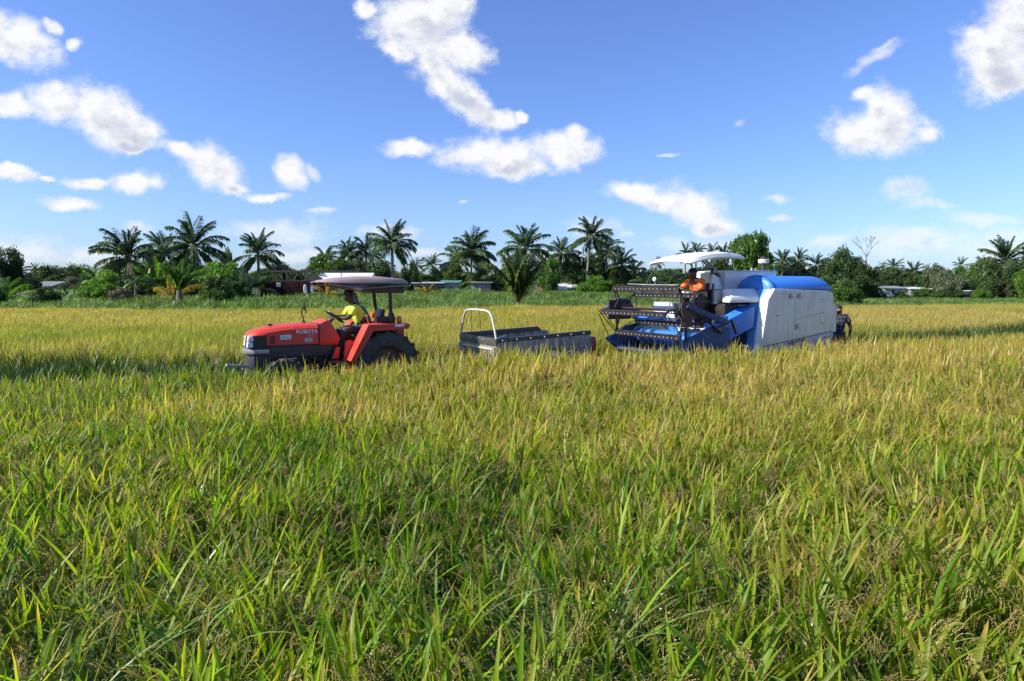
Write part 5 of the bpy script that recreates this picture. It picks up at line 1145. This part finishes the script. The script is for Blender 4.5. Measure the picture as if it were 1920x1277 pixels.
# feeder house
fh = B().add([(0.67, 0.62, 1.37), (0.73, 0.95, 1.36), (-0.09, 0.95, 1.65), (0.0, 0.62, 1.65), (0.67, 0.62, 0.90), (0.73, 0.95, 0.90), (-0.09, 0.95, 1.22), (0.0, 0.62, 1.22)], [(0, 1, 2, 3), (7, 6, 5, 4), (0, 4, 5, 1), (1, 5, 6, 2), (2, 6, 7, 3), (3, 7, 4, 0)])
fh.obj('feeder_house', M['blue'], hv, bevel=0.012)
B().box(0.50, 0.56, 0.952, 0.957, 1.22, 1.33).obj('small_sticker', M['sticker'], hv)
B().ball((0.30, 0.75, 1.51), 0.02, 6).ball((0.08, 0.70, 1.60), 0.02, 6).obj('feeder_bolts', M['black'], hv)
# header
near_side = [(2.05, 0.62), (1.98, 0.98), (1.75, 1.10), (1.35, 1.26), (1.0, 1.30), (0.78, 1.22), (0.74, 0.62)]
B().prism(near_side, 1.07, 1.12).obj('header_side', M['blue_d'], hv, bevel=0.015)
far_side = [(2.25, 0.93), (2.15, 0.99), (1.80, 1.18), (1.45, 1.25), (1.1, 1.2), (1.0, 0.6), (1.95, 0.6)]
B().prism(far_side, -1.14, -1.09).obj('header_side', M['blue_d'], hv, bevel=0.015)
B().add([(2.36, -1.12, 0.92), (1.9, -1.25, 0.66), (1.9, -1.0, 0.66), (1.95, -1.12, 1.08), (1.85, -1.12, 0.55)], [(0, 1, 3), (0, 3, 2), (0, 4, 1), (0, 2, 4), (1, 4, 2, 3)]).obj('crop_divider', M['blue_d'], hv)
B().add([(2.45, 1.10, 0.82), (1.9, 1.2, 0.60), (1.9, 1.0, 0.60), (1.95, 1.10, 1.0), (1.85, 1.1, 0.50)], [(0, 1, 3), (0, 3, 2), (0, 4, 1), (0, 2, 4), (1, 4, 2, 3)]).obj('crop_divider', M['blue_d'], hv)
B().box(0.95, 1.0, -1.09, 1.07, 0.60, 1.30).obj('header_back', M['blue'], hv, bevel=0.01)
B().box(0.93, 1.02, -0.2, 0.75, 0.95, 1.22).obj('back_cover', M['panel'], hv, bevel=0.01)
B().prism([(0.98, 0.60), (1.0, 0.66), (2.0, 0.72), (2.02, 0.66)], -1.09, 1.07).obj('header_floor', M['blue_d'], hv)
kn = B()
for q in range(26): y = -1.05 + q * 0.083; kn.add([(2.0, y - 0.03, 0.71), (2.0, y + 0.03, 0.71), (2.12, y, 0.70), (2.0, y, 0.735)], [(0, 1, 2), (0, 2, 3), (1, 3, 2), (0, 3, 1)])
kn.obj('cutter_bar', M['steel'], hv)
au = B().tube([(1.42, -1.08, 0.98), (1.42, 1.06, 0.98)], 0.15, 16).obj('auger', M['blue'], hv, smooth=50)
sc_ = []; 
for half_, sg in ((-1, 1), (1, -1)):
    r1 = []; r2 = []
    for q in range(41):
        t = q / 40; a = sg * t * 5.2 * math.pi; y = half_ * (1.06 - t * 0.80)
        r1.append((1.42 + 0.15 * math.cos(a), y, 0.98 + 0.15 * math.sin(a))); r2.append((1.42 + 0.24 * math.cos(a), y, 0.98 + 0.24 * math.sin(a)))
    B().loft([r1, r2], caps=False, closed=False).obj('auger_flight', M['steel'], au)
fg = B()
for q in range(4): fg.tube([(1.42, -0.2 + q * 0.2, 1.1), (1.52, -0.2 + q * 0.2, 1.24)], 0.01, 5)
fg.obj('auger_fingers', M['steel'], au)
# blue belt guards at the far end of the reel and the far elevator hood
B().loft([[(1.80 + 0.36 * math.cos(t), y, 1.47 + 0.34 * math.sin(t)) for t in [math.pi * q / 12 for q in range(13)]] for y in (-1.42, -1.24)]).obj('belt_guard', M['blue_d'], hv, bevel=0.02)
B().tube([(1.80 + 0.36 * math.cos(t), -1.24, 1.47 + 0.35 * math.sin(t)) for t in [math.pi * q / 12 for q in range(13)]], 0.016, 6).obj('guard_rim', M['steel'], hv)
B().loft([[(1.25 + 0.34 * math.cos(t), y, 1.33 + 0.16 * math.sin(t)) for t in [math.pi * q / 10 for q in range(11)]] for y in (-1.10, -0.62)]).obj('elevator_hood', M['blue'], hv, bevel=0.02)
# reel
RC = (1.94, 1.60); RR = 0.52
angs = [68, -4, -76, 212, 140]
reel = B().tube([(RC[0], -1.08, RC[1]), (RC[0], 1.08, RC[1])], 0.030, 8).obj('reel_shaft', M['iron'], hv)
for a in angs:
    t = R(a); bx, bz = RC[0] + RR * math.cos(t), RC[1] + RR * math.sin(t)
    bat = B().box(bx - 0.02, bx + 0.02, -1.10, 1.10, bz - 0.095, bz - 0.012).tube([(bx, -1.13, bz), (bx, 1.13, bz)], 0.018, 8).obj('reel_bat', M['iron'], hv)
    bt = B(); tn = B()
    for q in range(16):
        y = -1.0 + q * 0.133; bt.ball((bx + 0.022, y, bz - 0.055), 0.011, 6); tn.tube([(bx - 0.01, y + 0.03, bz - 0.10), (bx + 0.02, y + 0.03, bz - 0.24)], 0.0035, 4)
    bt.obj('bat_bolts', M['sticker'], bat); tn.obj('tines', M['iron'], bat)
for y in (1.09, -1.09):
    for i, a in enumerate(angs):
        t = R(a); p = (RC[0] + RR * math.cos(t), y, RC[1] + RR * math.sin(t)); t2 = R(a + 18); p2 = (RC[0] + 0.17 * math.cos(t2), y, RC[1] + 0.17 * math.sin(t2)); t3 = R(a - 18); p3 = (RC[0] + 0.17 * math.cos(t3), y, RC[1] + 0.17 * math.sin(t3))
        B().tube([p2, p], 0.014, 5).tube([p3, p], 0.014, 5).tube([tuple(p2[k] * .45 + p[k] * .55 for k in range(3)), tuple(p3[k] * .45 + p[k] * .55 for k in range(3))], 0.009, 4).obj('reel_spoke', M['iron'], hv)
        tn_ = R(angs[(i + 1) % 5]); pn = (RC[0] + RR * math.cos(tn_), y + 0.02, RC[1] + RR * math.sin(tn_)); B().tube([(p[0], y + 0.02, p[2]), pn], 0.010, 5).obj('reel_tie', M['iron'], hv)
    B().loft([[(RC[0] + 0.20 * math.cos(R(q * 60)), yy, RC[1] + 0.20 * math.sin(R(q * 60))) for q in range(6)] for yy in (y - 0.02, y + 0.03)]).obj('hub_plate', M['iron'], hv, bevel=0.006)
B().add([(RC[0] - .16, 1.13, RC[1] + .16), (RC[0] + .14, 1.13, RC[1] + .14), (RC[0] + .16, 1.13, RC[1] - .02), (RC[0] + .03, 1.13, RC[1] - .34), (RC[0] - .05, 1.13, RC[1] - .34), (RC[0] - .2, 1.13, RC[1] - .05)] + [(RC[0] - .16, 1.16, RC[1] + .16), (RC[0] + .14, 1.16, RC[1] + .14), (RC[0] + .16, 1.16, RC[1] - .02), (RC[0] + .03, 1.16, RC[1] - .34), (RC[0] - .05, 1.16, RC[1] - .34), (RC[0] - .2, 1.16, RC[1] - .05)],
    [(0, 1, 2, 3, 4, 5), (11, 10, 9, 8, 7, 6)] + [(i, i + 6, (i + 1) % 6 + 6, (i + 1) % 6) for i in range(6)]).obj('reel_bracket', M['maroon_d'], hv, bevel=0.01)
B().prismx([(-1.12, 1.78), (-1.16, 1.78), (-1.16, 1.34), (-1.12, 1.34)], 1.62, 2.24).obj('reel_bracket', M['iron'], hv, bevel=0.02)
B().prism([(2.02, 1.66), (1.96, 1.72), (1.10, 1.47), (0.85, 1.36), (0.90, 1.28), (1.1, 1.33)], 1.165, 1.21).obj('reel_arm', M['blue_d'], hv, bevel=0.01)
B().prism([(2.02, 1.66), (1.96, 1.72), (1.10, 1.47), (0.85, 1.36), (0.90, 1.28), (1.1, 1.33)], -1.23, -1.185).obj('reel_arm', M['blue_d'], hv, bevel=0.01)
B().tube([(1.05, 1.17, 1.12), (1.62, 1.17, 1.50)], 0.026, 8).obj('reel_cylinder', M['iron'], hv); B().tube([(1.35, 1.17, 1.32), (1.62, 1.17, 1.50)], 0.014, 8).obj('cylinder_rod', M['steel'], hv)
B().tube([(1.95, 1.10, 1.62), (1.93, 1.10, 0.95)], 0.03, 6).obj('reel_stay', M['iron'], hv); B().tube([(2.05, -1.10, 1.62), (2.02, -1.10, 0.95)], 0.03, 6).tube([(2.52, -1.12, 1.55), (2.05, -1.12, 1.05)], 0.012, 5).tube([(2.52, -1.12, 1.48), (2.25, -1.12, 0.98)], 0.012, 5).obj('reel_stay', M['iron'], hv)
hz_ = B().tube([(0.98, 0.9, 1.36), (0.7, 0.9, 1.30), (0.5, 0.8, 1.18), (0.35, 0.7, 1.0)], 0.03, 6).tube([(0.9, 1.0, 1.42), (0.75, 1.0, 1.15), (0.6, 0.95, 0.9)], 0.02, 6).tube([(0.75, 1.13, 1.38), (0.6, 1.12, 1.1)], 0.03, 6).box(0.78, 0.92, 0.9, 1.06, 1.36, 1.44)
hz_.obj('drive_linkage', M['iron'], hv); B().box(0.80, 0.95, 0.92, 1.10, 1.41, 1.47).obj('pivot_cap', M['blue_l'], hv, bevel=0.01)
B().tube([(1.10, 1.13, 1.20), (0.70, 1.13, 1.32), (0.55, 1.13, 1.33)], 0.012, 6).tube([(1.3, 1.125, 1.08), (0.95, 1.125, 1.20)], 0.010, 6).obj('hydraulic_pipes', M['steel'], hv)
# white guard pole and reflector on the far side
B().tube([(1.75, -0.55, 2.12), (0.95, -0.30, 2.12)], 0.012, 6).tube([(1.9, -0.9, 2.14), (0.95, -0.3, 2.10)], 0.008, 5).obj('hand_rail', M['white'], hv)
mr = B().tube([(1.05, -0.95, 1.75), (1.08, -0.95, 2.2)], 0.010, 5).obj('mirror_stalk', M['steel'], hv); B().ball((1.08, -0.97, 2.25), 0.055, 10, (0.7, 1.1, 1.0)).obj('work_lamp', M['white'], hv, smooth=50)
# operator station
B().box(0.15, 1.05, -1.02, 0.28, 1.28, 1.34).obj('operator_floor', M['iron'], hv)
B().prismx([(-1.0, 1.26), (-0.96, 1.73), (-0.34, 1.735), (-0.20, 1.26)], 1.04, 1.10).obj('front_panel', M['white'], hv, bevel=0.02)
B().prismx([(0.0, 1.0), (0.05, 1.62), (0.25, 1.62), (0.32, 1.0)], 0.98, 1.05).obj('front_panel', M['white'], hv, bevel=0.02)
B().box(1.10, 1.106, -0.93, -0.50, 1.30, 1.46).obj('panel_sticker', M['blue_l'], hv)
wk = B()
for (a, c, z0, z1) in ((-0.90, -0.78, 1.43, 1.445), (-0.85, -0.83, 1.33, 1.43), (-0.74, -0.72, 1.33, 1.44), (-0.74, -0.66, 1.33, 1.345), (-0.68, -0.66, 1.33, 1.44), (-0.62, -0.54, 1.33, 1.345), (-0.62, -0.54, 1.38, 1.395), (-0.62, -0.54, 1.43, 1.445)): wk.box(1.106, 1.109, a, c, z0, z1)
wk.obj('sticker_marks', M['sticker'], hv)
B().box(0.80, 1.04, -0.98, -0.36, 1.34, 1.72).obj('battery_box', M['white'], hv, bevel=0.02)
B().lathe([(0.01, 0), (0.05, 0), (0.05, 0.04), (0.01, 0.05)], (1.02, -1.03, 1.64), 'y', 12).obj('box_knob', M['maroon_d'], hv)
B().tube([(0.95, -0.15, 1.34), (0.90, -0.15, 1.86)], 0.05, 8).obj('control_column', M['iron'], hv)
B().box(0.82, 0.98, -0.35, 0.05, 1.84, 1.90).obj('control_head', M['black'], hv, bevel=0.02)
B().tube([(0.92, -0.1, 1.9), (0.98, -0.1, 2.02)], 0.012, 6).ball((0.98, -0.1, 2.03), 0.03).tube([(0.88, -0.25, 1.9), (0.9, -0.25, 2.0)], 0.012, 6).ball((0.9, -0.25, 2.02), 0.025).obj('control_levers', M['black'], hv)
B().box(0.95, 1.0, 0.0, 0.10, 1.86, 1.96).box(0.95, 1.0, -0.13, -0.05, 1.84, 1.98).obj('lamp_covers', M['white'], hv, bevel=0.012)
B().box(0.42, 0.85, -0.26, 0.20, 1.70, 1.80).obj('seat', M['black'], hv, bevel=0.03); B().prism([(0.46, 1.76), (0.38, 2.16), (0.32, 2.16), (0.38, 1.76)], -0.24, 0.18).obj('backrest', M['black'], hv, bevel=0.03)
B().box(0.45, 0.8, -0.2, 0.15, 1.34, 1.70).obj('seat_base', M['iron'], hv, bevel=0.01)
B().prism([(0.36, 2.36), (0.42, 2.02), (0.05, 2.02), (0.10, 2.10), (0.22, 2.30)], 0.10, 0.16).obj('side_console', M['white'], hv, bevel=0.012)
B().box(-0.10, 0.36, -0.5, 0.22, 1.74, 2.00).obj('rear_console', M['panel'], hv, bevel=0.02); B().box(0.10, 0.32, 0.222, 0.235, 1.80, 1.92).obj('console_lid', M['white'], hv)
B().box(-0.12, 0.05, -0.6, 0.0, 2.0, 2.40).obj('radiator_screen', M['cream'], hv, bevel=0.02); B().lathe([(0.01, 0), (0.07, 0), (0.07, 0.05), (0.01, 0.06)], (0.02, -0.06, 2.33), 'x', 14).obj('round_lamp', M['iron'], hv)
B().tube([(0.12, -0.15, 2.05), (0.10, -0.15, 2.5)], 0.035, 8).obj('exhaust_pipe', M['iron'], hv)
B().box(0.06, 0.14, 0.12, 0.24, 1.30, 1.75).obj('support_post', M['wallgrey'], hv)
B().tube([(0.42, 0.2, 1.98), (0.40, 0.2, 1.6)], 0.02, 6).obj('operator_rail', M['blue_d'], hv)
# canopy
def roof_ring(x, w_, z, th=0.03, e=0.05):
    up_ = [(x, w_ * math.cos(math.pi * q / 10) - 0.05, z + (0.075 * math.sin(math.pi * q / 10)) - (e if q in (0, 10) else 0)) for q in range(11)]
    dn = [(x, w_ * 0.97 * math.cos(math.pi * (10 - q) / 10) - 0.05, z - th + (0.06 * math.sin(math.pi * (10 - q) / 10)) - (e if q in (0, 10) else 0)) for q in range(11)]
    return up_ + dn
B().loft([roof_ring(1.50, .60, 2.585, 0.02, 0.01), roof_ring(1.42, .66, 2.615), roof_ring(1.1, .69, 2.70), roof_ring(0.75, .69, 2.755), roof_ring(0.35, .69, 2.775), roof_ring(0.0, .68, 2.75), roof_ring(-0.18, .60, 2.71, 0.02, 0.01)]).obj('sun_canopy', M['white'], hv, smooth=50)
B().box(0.2, 0.6, -0.5, 0.4, 2.69, 2.71).obj('canopy_bracket', M['steel'], hv)
B().tube([(0.12, 0.18, 2.30), (0.72, 0.20, 2.74)], 0.020, 8).obj('canopy_stay', M['steel'], hv)
B().tube([(-0.16, -0.35, 2.42), (0.34, -0.35, 2.76)], 0.020, 8).obj('canopy_stay', M['steel'], hv)
# emblems, handles and scratches on the side door
def emblem(x, z, s=1.0):
    b = B().box(x + .055 * s, x + .070 * s, 1.1, 1.104, z - .06 * s, z + .06 * s).box(x + .030 * s, x + .045 * s, 1.1, 1.104, z - .06 * s, z + .065 * s).box(x - .06 * s, x + .03 * s, 1.1, 1.104, z + .055 * s, z + .068 * s).box(x - .05 * s, x + .02 * s, 1.1, 1.104, z - .068 * s, z - .060 * s).box(x - .066 * s, x - .058 * s, 1.1, 1.104, z - .055 * s, z + .03 * s).box(x - .03 * s, x - .01 * s, 1.1, 1.104, z - .01 * s, z + .01 * s).box(x + .0 * s, x + .012 * s, 1.1, 1.104, z - .03 * s, z + .04 * s)
    b.obj('door_emblem', M['emblem'], sp_)
M['emblem'] = paint('dark_red_print', (0.16, 0.05, 0.05), 0.6)
emblem(-1.02, 1.865, 0.9); emblem(-1.27, 1.865, 0.9); emblem(-1.24, 1.19, 0.9)
B().box(-1.152, -1.146, 1.1, 1.102, 1.12, 2.0).obj('door_seam', M['wallgrey'], sp_)
scr = B().tube([(-1.12, 1.1, 1.28), (-1.2, 1.1, 1.36), (-1.4, 1.1, 1.39), (-2.1, 1.1, 1.50)], 0.004, 4).tube([(-0.55, 1.1, 1.93), (-0.9, 1.1, 1.92)], 0.003, 4).obj('crease', M['traydark'], sp_)
sm = B()
for q in range(9): sm.obox((-0.95 - q * 0.07, 1.095, 0.845 + q * 0.009 - 0.02), (0.05, 0.006, 0.02 + 0.03 * ((q * 7) % 3)), 0, 0.1 * (q % 3), 0)
for q in range(5): sm.obox((-2.15 - q * 0.03, 1.095, 0.93 - 0.02 * (q % 2)), (0.03, 0.006, 0.05), 0, 0.6 * (q % 3), 0)
sm.obj('torn_marks', M['maroon_d'], hv)
# crawler tracks
for sd in (1, -1):
    y = sd * 0.72
    B().prism([(0.55, 0.12), (0.62, 0.30), (0.5, 0.50), (-1.9, 0.55), (-2.05, 0.40), (-1.85, 0.0), (0.2, -0.02)], y - 0.2, y + 0.2).obj('crawler_track', M['tyre'], hv, bevel=0.05)
B().box(-2.0, 0.5, -0.5, 0.5, 0.35, 0.6).obj('undercarriage', M['iron'], hv)

# ------------------------------------------------------------------ people
def skinned(name, joints, edges, root=0, sub=1):
    """continuous body surface grown round a skeleton of joints (x, y, z, radius)"""
    me = bpy.data.meshes.new(name + '_skeleton'); me.from_pydata([j[:3] for j in joints], edges, [])
    o = bpy.data.objects.new(name + '_skeleton', me); COL.objects.link(o)
    md = o.modifiers.new('skin', 'SKIN'); md.use_smooth_shade = True
    for i, v_ in enumerate(me.skin_vertices[0].data):
        r = joints[i][3]; v_.radius = r if isinstance(r, tuple) else (r, r); v_.use_root = (i == root)
    sb = o.modifiers.new('sub', 'SUBSURF'); sb.levels = sub; sb.render_levels = sub
    dg = bpy.context.evaluated_depsgraph_get(); nm = bpy.data.meshes.new_from_object(o.evaluated_get(dg)); nm.name = name
    bpy.data.objects.remove(o); bpy.data.meshes.remove(me); return nm

def hand(J, E, wi, p, d, up, s=1.0):
    """palm and five curled fingers growing from wrist joint wi"""
    p = Vector(p); d = Vector(d).normalized(); up = Vector(up).normalized(); sd = d.cross(up).normalized()
    J.append((*(p + d * 0.05 * s), 0.032)); pi = len(J) - 1; E.append((wi, pi))
    for k in range(4):
        ln = (0.070, 0.080, 0.074, 0.056)[k] * s; b0 = p + d * 0.085 * s + sd * (0.027 - 0.018 * k) * s; b1 = b0 + d * ln * 0.55 - up * ln * 0.12; b2 = b1 + d * ln * 0.2 - up * ln * 0.5
        for q, (pt, r) in enumerate(((b0, 0.010), (b1, 0.009), (b2, 0.008))): J.append((*pt, r)); E.append((pi if q == 0 else len(J) - 2, len(J) - 1))
    b0 = p + d * 0.03 * s + sd * 0.035 * s; b1 = b0 + d * 0.035 * s + sd * 0.02 * s - up * 0.01; b2 = b1 + d * 0.03 * s - up * 0.02
    for q, (pt, r) in enumerate(((b0, 0.012), (b1, 0.010), (b2, 0.009))): J.append((*pt, r)); E.append((pi if q == 0 else len(J) - 2, len(J) - 1))

def person(label, loc, rz, P, shirt, trousers, parent_group=None, hat=None, shoes='black', scarf=None):
    """P: dict of joint positions in local space (x forward, y left, z up)"""
    g_ = lambda k: Vector(P[k])
    J = [(*g_('pelvis'), 0.125), (*g_('waist'), 0.125), (*g_('chest'), 0.15), (*g_('neck'), 0.062), (*g_('head'), 0.088), (*(g_('head') + Vector((0.0, 0, 0.075))), 0.078)]
    E = [(0, 1), (1, 2), (2, 3), (3, 4), (4, 5)]; face = Vector(P.get('face', (1, 0, 0))).normalized()
    J.append((*(g_('head') + face * 0.095 + Vector((0, 0, -0.005))), 0.016)); E.append((4, len(J) - 1))          # nose
    J.append((*(g_('head') + face * 0.060 + Vector((0, 0, -0.055))), 0.040)); E.append((4, len(J) - 1))          # chin
    side = Vector((-face.y, face.x, 0)).normalized()
    for s_ in (1, -1): J.append((*(g_('head') + side * s_ * 0.090 - face * 0.01), 0.018)); E.append((4, len(J) - 1))  # ears
    for s_ in ('l', 'r'):
        J.append((*g_('sh_' + s_), 0.062)); a = len(J) - 1; E.append((2, a)); J.append((*g_('el_' + s_), 0.045)); E.append((a, a + 1)); J.append((*g_('wr_' + s_), 0.030)); E.append((a + 1, a + 2))
        d = g_('wr_' + s_) - g_('el_' + s_); hand(J, E, a + 2, g_('wr_' + s_), d, (0, 0, 1) if abs(d.normalized().z) < 0.8 else (1, 0, 0))
        J.append((*g_('hip_' + s_), 0.095)); a = len(J) - 1; E.append((0, a)); J.append((*g_('kn_' + s_), 0.062)); E.append((a, a + 1)); J.append((*g_('an_' + s_), 0.042)); E.append((a + 1, a + 2)); J.append((*g_('to_' + s_), 0.035)); E.append((a + 2, a + 3))
    me = skinned('person', J, E); me.materials.append(M['skin']); o = bpy.data.objects.new('person', me); COL.objects.link(o)
    o.location = loc; o.rotation_euler = (0, 0, rz); setp(o, label, 'person', parent_group)
    def cloth(name, keys, edges, mat, sub=1):
        jj = [(*(g_(k) if isinstance(k, str) else k), r) for k, r in keys]; m_ = skinned(name, jj, edges, 0, sub); m_.materials.append(M[mat]); c = bpy.data.objects.new(name, m_); COL.objects.link(c); c.parent = o; return c
    mid = lambda a, b, t: tuple(g_(a).lerp(g_(b), t))
    cloth('shirt', [('pelvis', .150), ('waist', .150), ('chest', .178), (mid('chest', 'neck', .75), .085), ('sh_l', .088), (mid('sh_l', 'el_l', .55), .074), (mid('sh_l', 'el_l', P.get('sleeve', .95)), .066), ('sh_r', .088), (mid('sh_r', 'el_r', .55), .074), (mid('sh_r', 'el_r', P.get('sleeve', .95)), .066)],
          [(0, 1), (1, 2), (2, 3), (2, 4), (4, 5), (5, 6), (2, 7), (7, 8), (8, 9)], shirt)
    cloth('trousers', [('pelvis', .142), ('hip_l', .112), ('kn_l', .080), (mid('kn_l', 'an_l', .93), .062), ('hip_r', .112), ('kn_r', .080), (mid('kn_r', 'an_r', .93), .062)], [(0, 1), (1, 2), (2, 3), (0, 4), (4, 5), (5, 6)], trousers)
    for s_ in ('l', 'r'):
        B().loft([[tuple(g_('an_' + s_).lerp(g_('to_' + s_), t) + Vector((0, 0, -0.02)) + Vector((0, 0.05 * w_ * math.cos(q * 1.047), 0.045 * w_ * math.sin(q * 1.047)))) for q in range(6)] for t, w_ in ((-0.4, 0.8), (0.3, 1.1), (1.0, 1.0), (1.5, 0.5))]).obj('boot', M[shoes], o, smooth=50)
    h = g_('head') + Vector((0, 0, 0.035)) - face * 0.012
    hair = B(); rings = []
    for j in range(5):
        a = math.pi / 2 * j / 4; rings.append([tuple(h + Vector((0.112 * math.cos(a) * math.cos(t), 0.100 * math.cos(a) * math.sin(t), 0.108 * math.sin(a))) - face * 0.006 + Vector((0, 0, -0.01 + (0.02 if math.cos(t) > 0.5 and j == 0 else 0)))) for t in [2 * math.pi * q / 12 for q in range(12)]])
    hair.loft(rings).obj('hair', M['hair'], o, smooth=60)
    for s_ in (1, -1): B().ball(tuple(g_('head') + face * 0.078 + side * s_ * 0.033 + Vector((0, 0, 0.018))), 0.012, 6).obj('eye', M['sticker'], o)
    return o

# tractor driver, leaning forward over the wheel
tz = -0.03
def tl(x, y, z, o=(-2.72, 13.68), th=TH):
    t = R(th); return (o[0] - x * math.cos(t) + y * math.sin(t), o[1] - x * math.sin(t) - y * math.cos(t), z)
drv = person('driver in a yellow shirt and grey vest bent over the tractor wheel', (-2.72, 13.68, tz), frame_rz(), dict(
    pelvis=(0.24, 0, 1.30), waist=(0.30, 0, 1.45), chest=(0.40, 0, 1.64), neck=(0.47, 0, 1.80), head=(0.54, 0, 1.90), face=(1, 0.1, -0.35),
    sh_l=(0.46, 0.19, 1.70), el_l=(0.62, 0.27, 1.50), wr_l=(0.76, 0.17, 1.50), sh_r=(0.46, -0.19, 1.70), el_r=(0.62, -0.27, 1.50), wr_r=(0.78, -0.17, 1.52),
    hip_l=(0.28, 0.11, 1.27), kn_l=(0.72, 0.20, 1.26), an_l=(0.78, 0.20, 0.82), to_l=(0.88, 0.20, 0.77), hip_r=(0.28, -0.11, 1.27), kn_r=(0.72, -0.20, 1.26), an_r=(0.80, -0.20, 0.82), to_r=(0.90, -0.20, 0.77), sleeve=0.8), 'hivis', 'darkcloth', 'machine drivers')
vm = skinned('vest', [(0.20, 0, 1.30, 0.165), (0.27, 0, 1.46, 0.165), (0.36, 0.0, 1.62, 0.175), (0.40, 0.0, 1.73, 0.12)], [(0, 1), (1, 2), (2, 3)], 0, 1); vm.materials.append(M['greycloth']); vo = bpy.data.objects.new('vest', vm); COL.objects.link(vo); vo.parent = drv
ct = B().loft([[(0.50 - 0.03 * k, 0.09 * math.cos(t) * (1 + .25 * k), 1.97 - 0.14 * k + 0.0) if False else (0.49 - 0.035 * k + 0.085 * math.sin(t) * -1 * (0.5 if math.sin(t) < 0 else 1), 0.10 * math.cos(t) * (1 + .15 * k), 1.99 - 0.115 * k) for t in [2 * math.pi * q / 12 for q in range(12)]] for k in (0, 0.5, 1.0, 2.0, 2.9)]).obj('neck_cloth', M['greycloth'], drv, smooth=60)
B().lathe([(0.02, 0.10), (0.09, 0.07), (0.118, 0.0), (0.125, -0.02)], (0.54, 0, 1.96), 'z', 14).box(0.62, 0.76, -0.07, 0.07, 1.945, 1.958).obj('cap', M['darkcloth'], drv, smooth=50)

# harvester driver in orange
hvd = person('driver in a bright orange shirt sitting under the white harvester canopy', (4.70, 15.48, 0), frame_rz(), dict(
    pelvis=(0.58, -0.03, 1.88), waist=(0.62, -0.03, 2.00), chest=(0.70, -0.03, 2.14), neck=(0.76, 0.0, 2.26), head=(0.82, 0.01, 2.36), face=(1, 0.35, -0.3),
    sh_l=(0.70, 0.18, 2.19), el_l=(0.82, 0.27, 2.00), wr_l=(0.93, 0.12, 1.95), sh_r=(0.72, -0.24, 2.19), el_r=(0.86, -0.34, 2.00), wr_r=(0.95, -0.22, 1.98),
    hip_l=(0.62, 0.09, 1.86), kn_l=(0.95, 0.16, 1.84), an_l=(0.92, 0.18, 1.42), to_l=(1.01, 0.18, 1.38), hip_r=(0.62, -0.14, 1.86), kn_r=(0.95, -0.20, 1.84), an_r=(0.92, -0.22, 1.42), to_r=(1.01, -0.22, 1.38), sleeve=1.0), 'orangecloth', 'darkcloth', 'machine drivers')

# man standing behind the harvester
M['plaid'], g, out = newmat('shaded_plaid_cloth')
tcn = g.n('ShaderNodeTexCoord'); s3 = g.n('ShaderNodeSeparateXYZ'); g.nt.links.new(tcn.outputs['Object'], s3.inputs[0])
fx = g.m('GREATER_THAN', g.m('FRACT', g.m('MULTIPLY', s3.outputs[1], 13.0)), 0.80); fz = g.m('GREATER_THAN', g.m('FRACT', g.m('MULTIPLY', s3.outputs[2], 10.0)), 0.84)
cc = g.mix(g.m('MULTIPLY', g.m('ADD', fx, fz, clamp=True), 0.45), (0.012, 0.016, 0.035, 1), (0.16, 0.18, 0.25, 1)); pb = g.n('ShaderNodeBsdfPrincipled'); g.put(pb.inputs['Base Color'], cc); pb.inputs['Roughness'].default_value = 0.9; g.nt.links.new(pb.outputs[0], out.inputs[0])  # plaid stripes dimmed, the harvester's shade is put into their colour
person('man in a dark plaid shirt standing behind the harvester tail', (8.12, 17.0, -0.05), R(248), dict(
    pelvis=(0, 0, 0.93), waist=(0.0, 0, 1.08), chest=(0.02, 0, 1.28), neck=(0.03, 0, 1.45), head=(0.05, 0, 1.56), face=(1, 0.3, -0.2),
    sh_l=(0.0, 0.20, 1.38), el_l=(-0.04, 0.30, 1.12), wr_l=(0.02, 0.27, 0.88), sh_r=(0.0, -0.20, 1.38), el_r=(-0.02, -0.28, 1.12), wr_r=(0.10, -0.22, 0.92),
    hip_l=(0, 0.09, 0.90), kn_l=(0.03, 0.12, 0.50), an_l=(0, 0.13, 0.10), to_l=(0.10, 0.14, 0.06), hip_r=(0, -0.09, 0.90), kn_r=(0.03, -0.12, 0.50), an_r=(0, -0.13, 0.10), to_r=(0.10, -0.14, 0.06), sleeve=0.6), 'plaid', 'darkcloth')
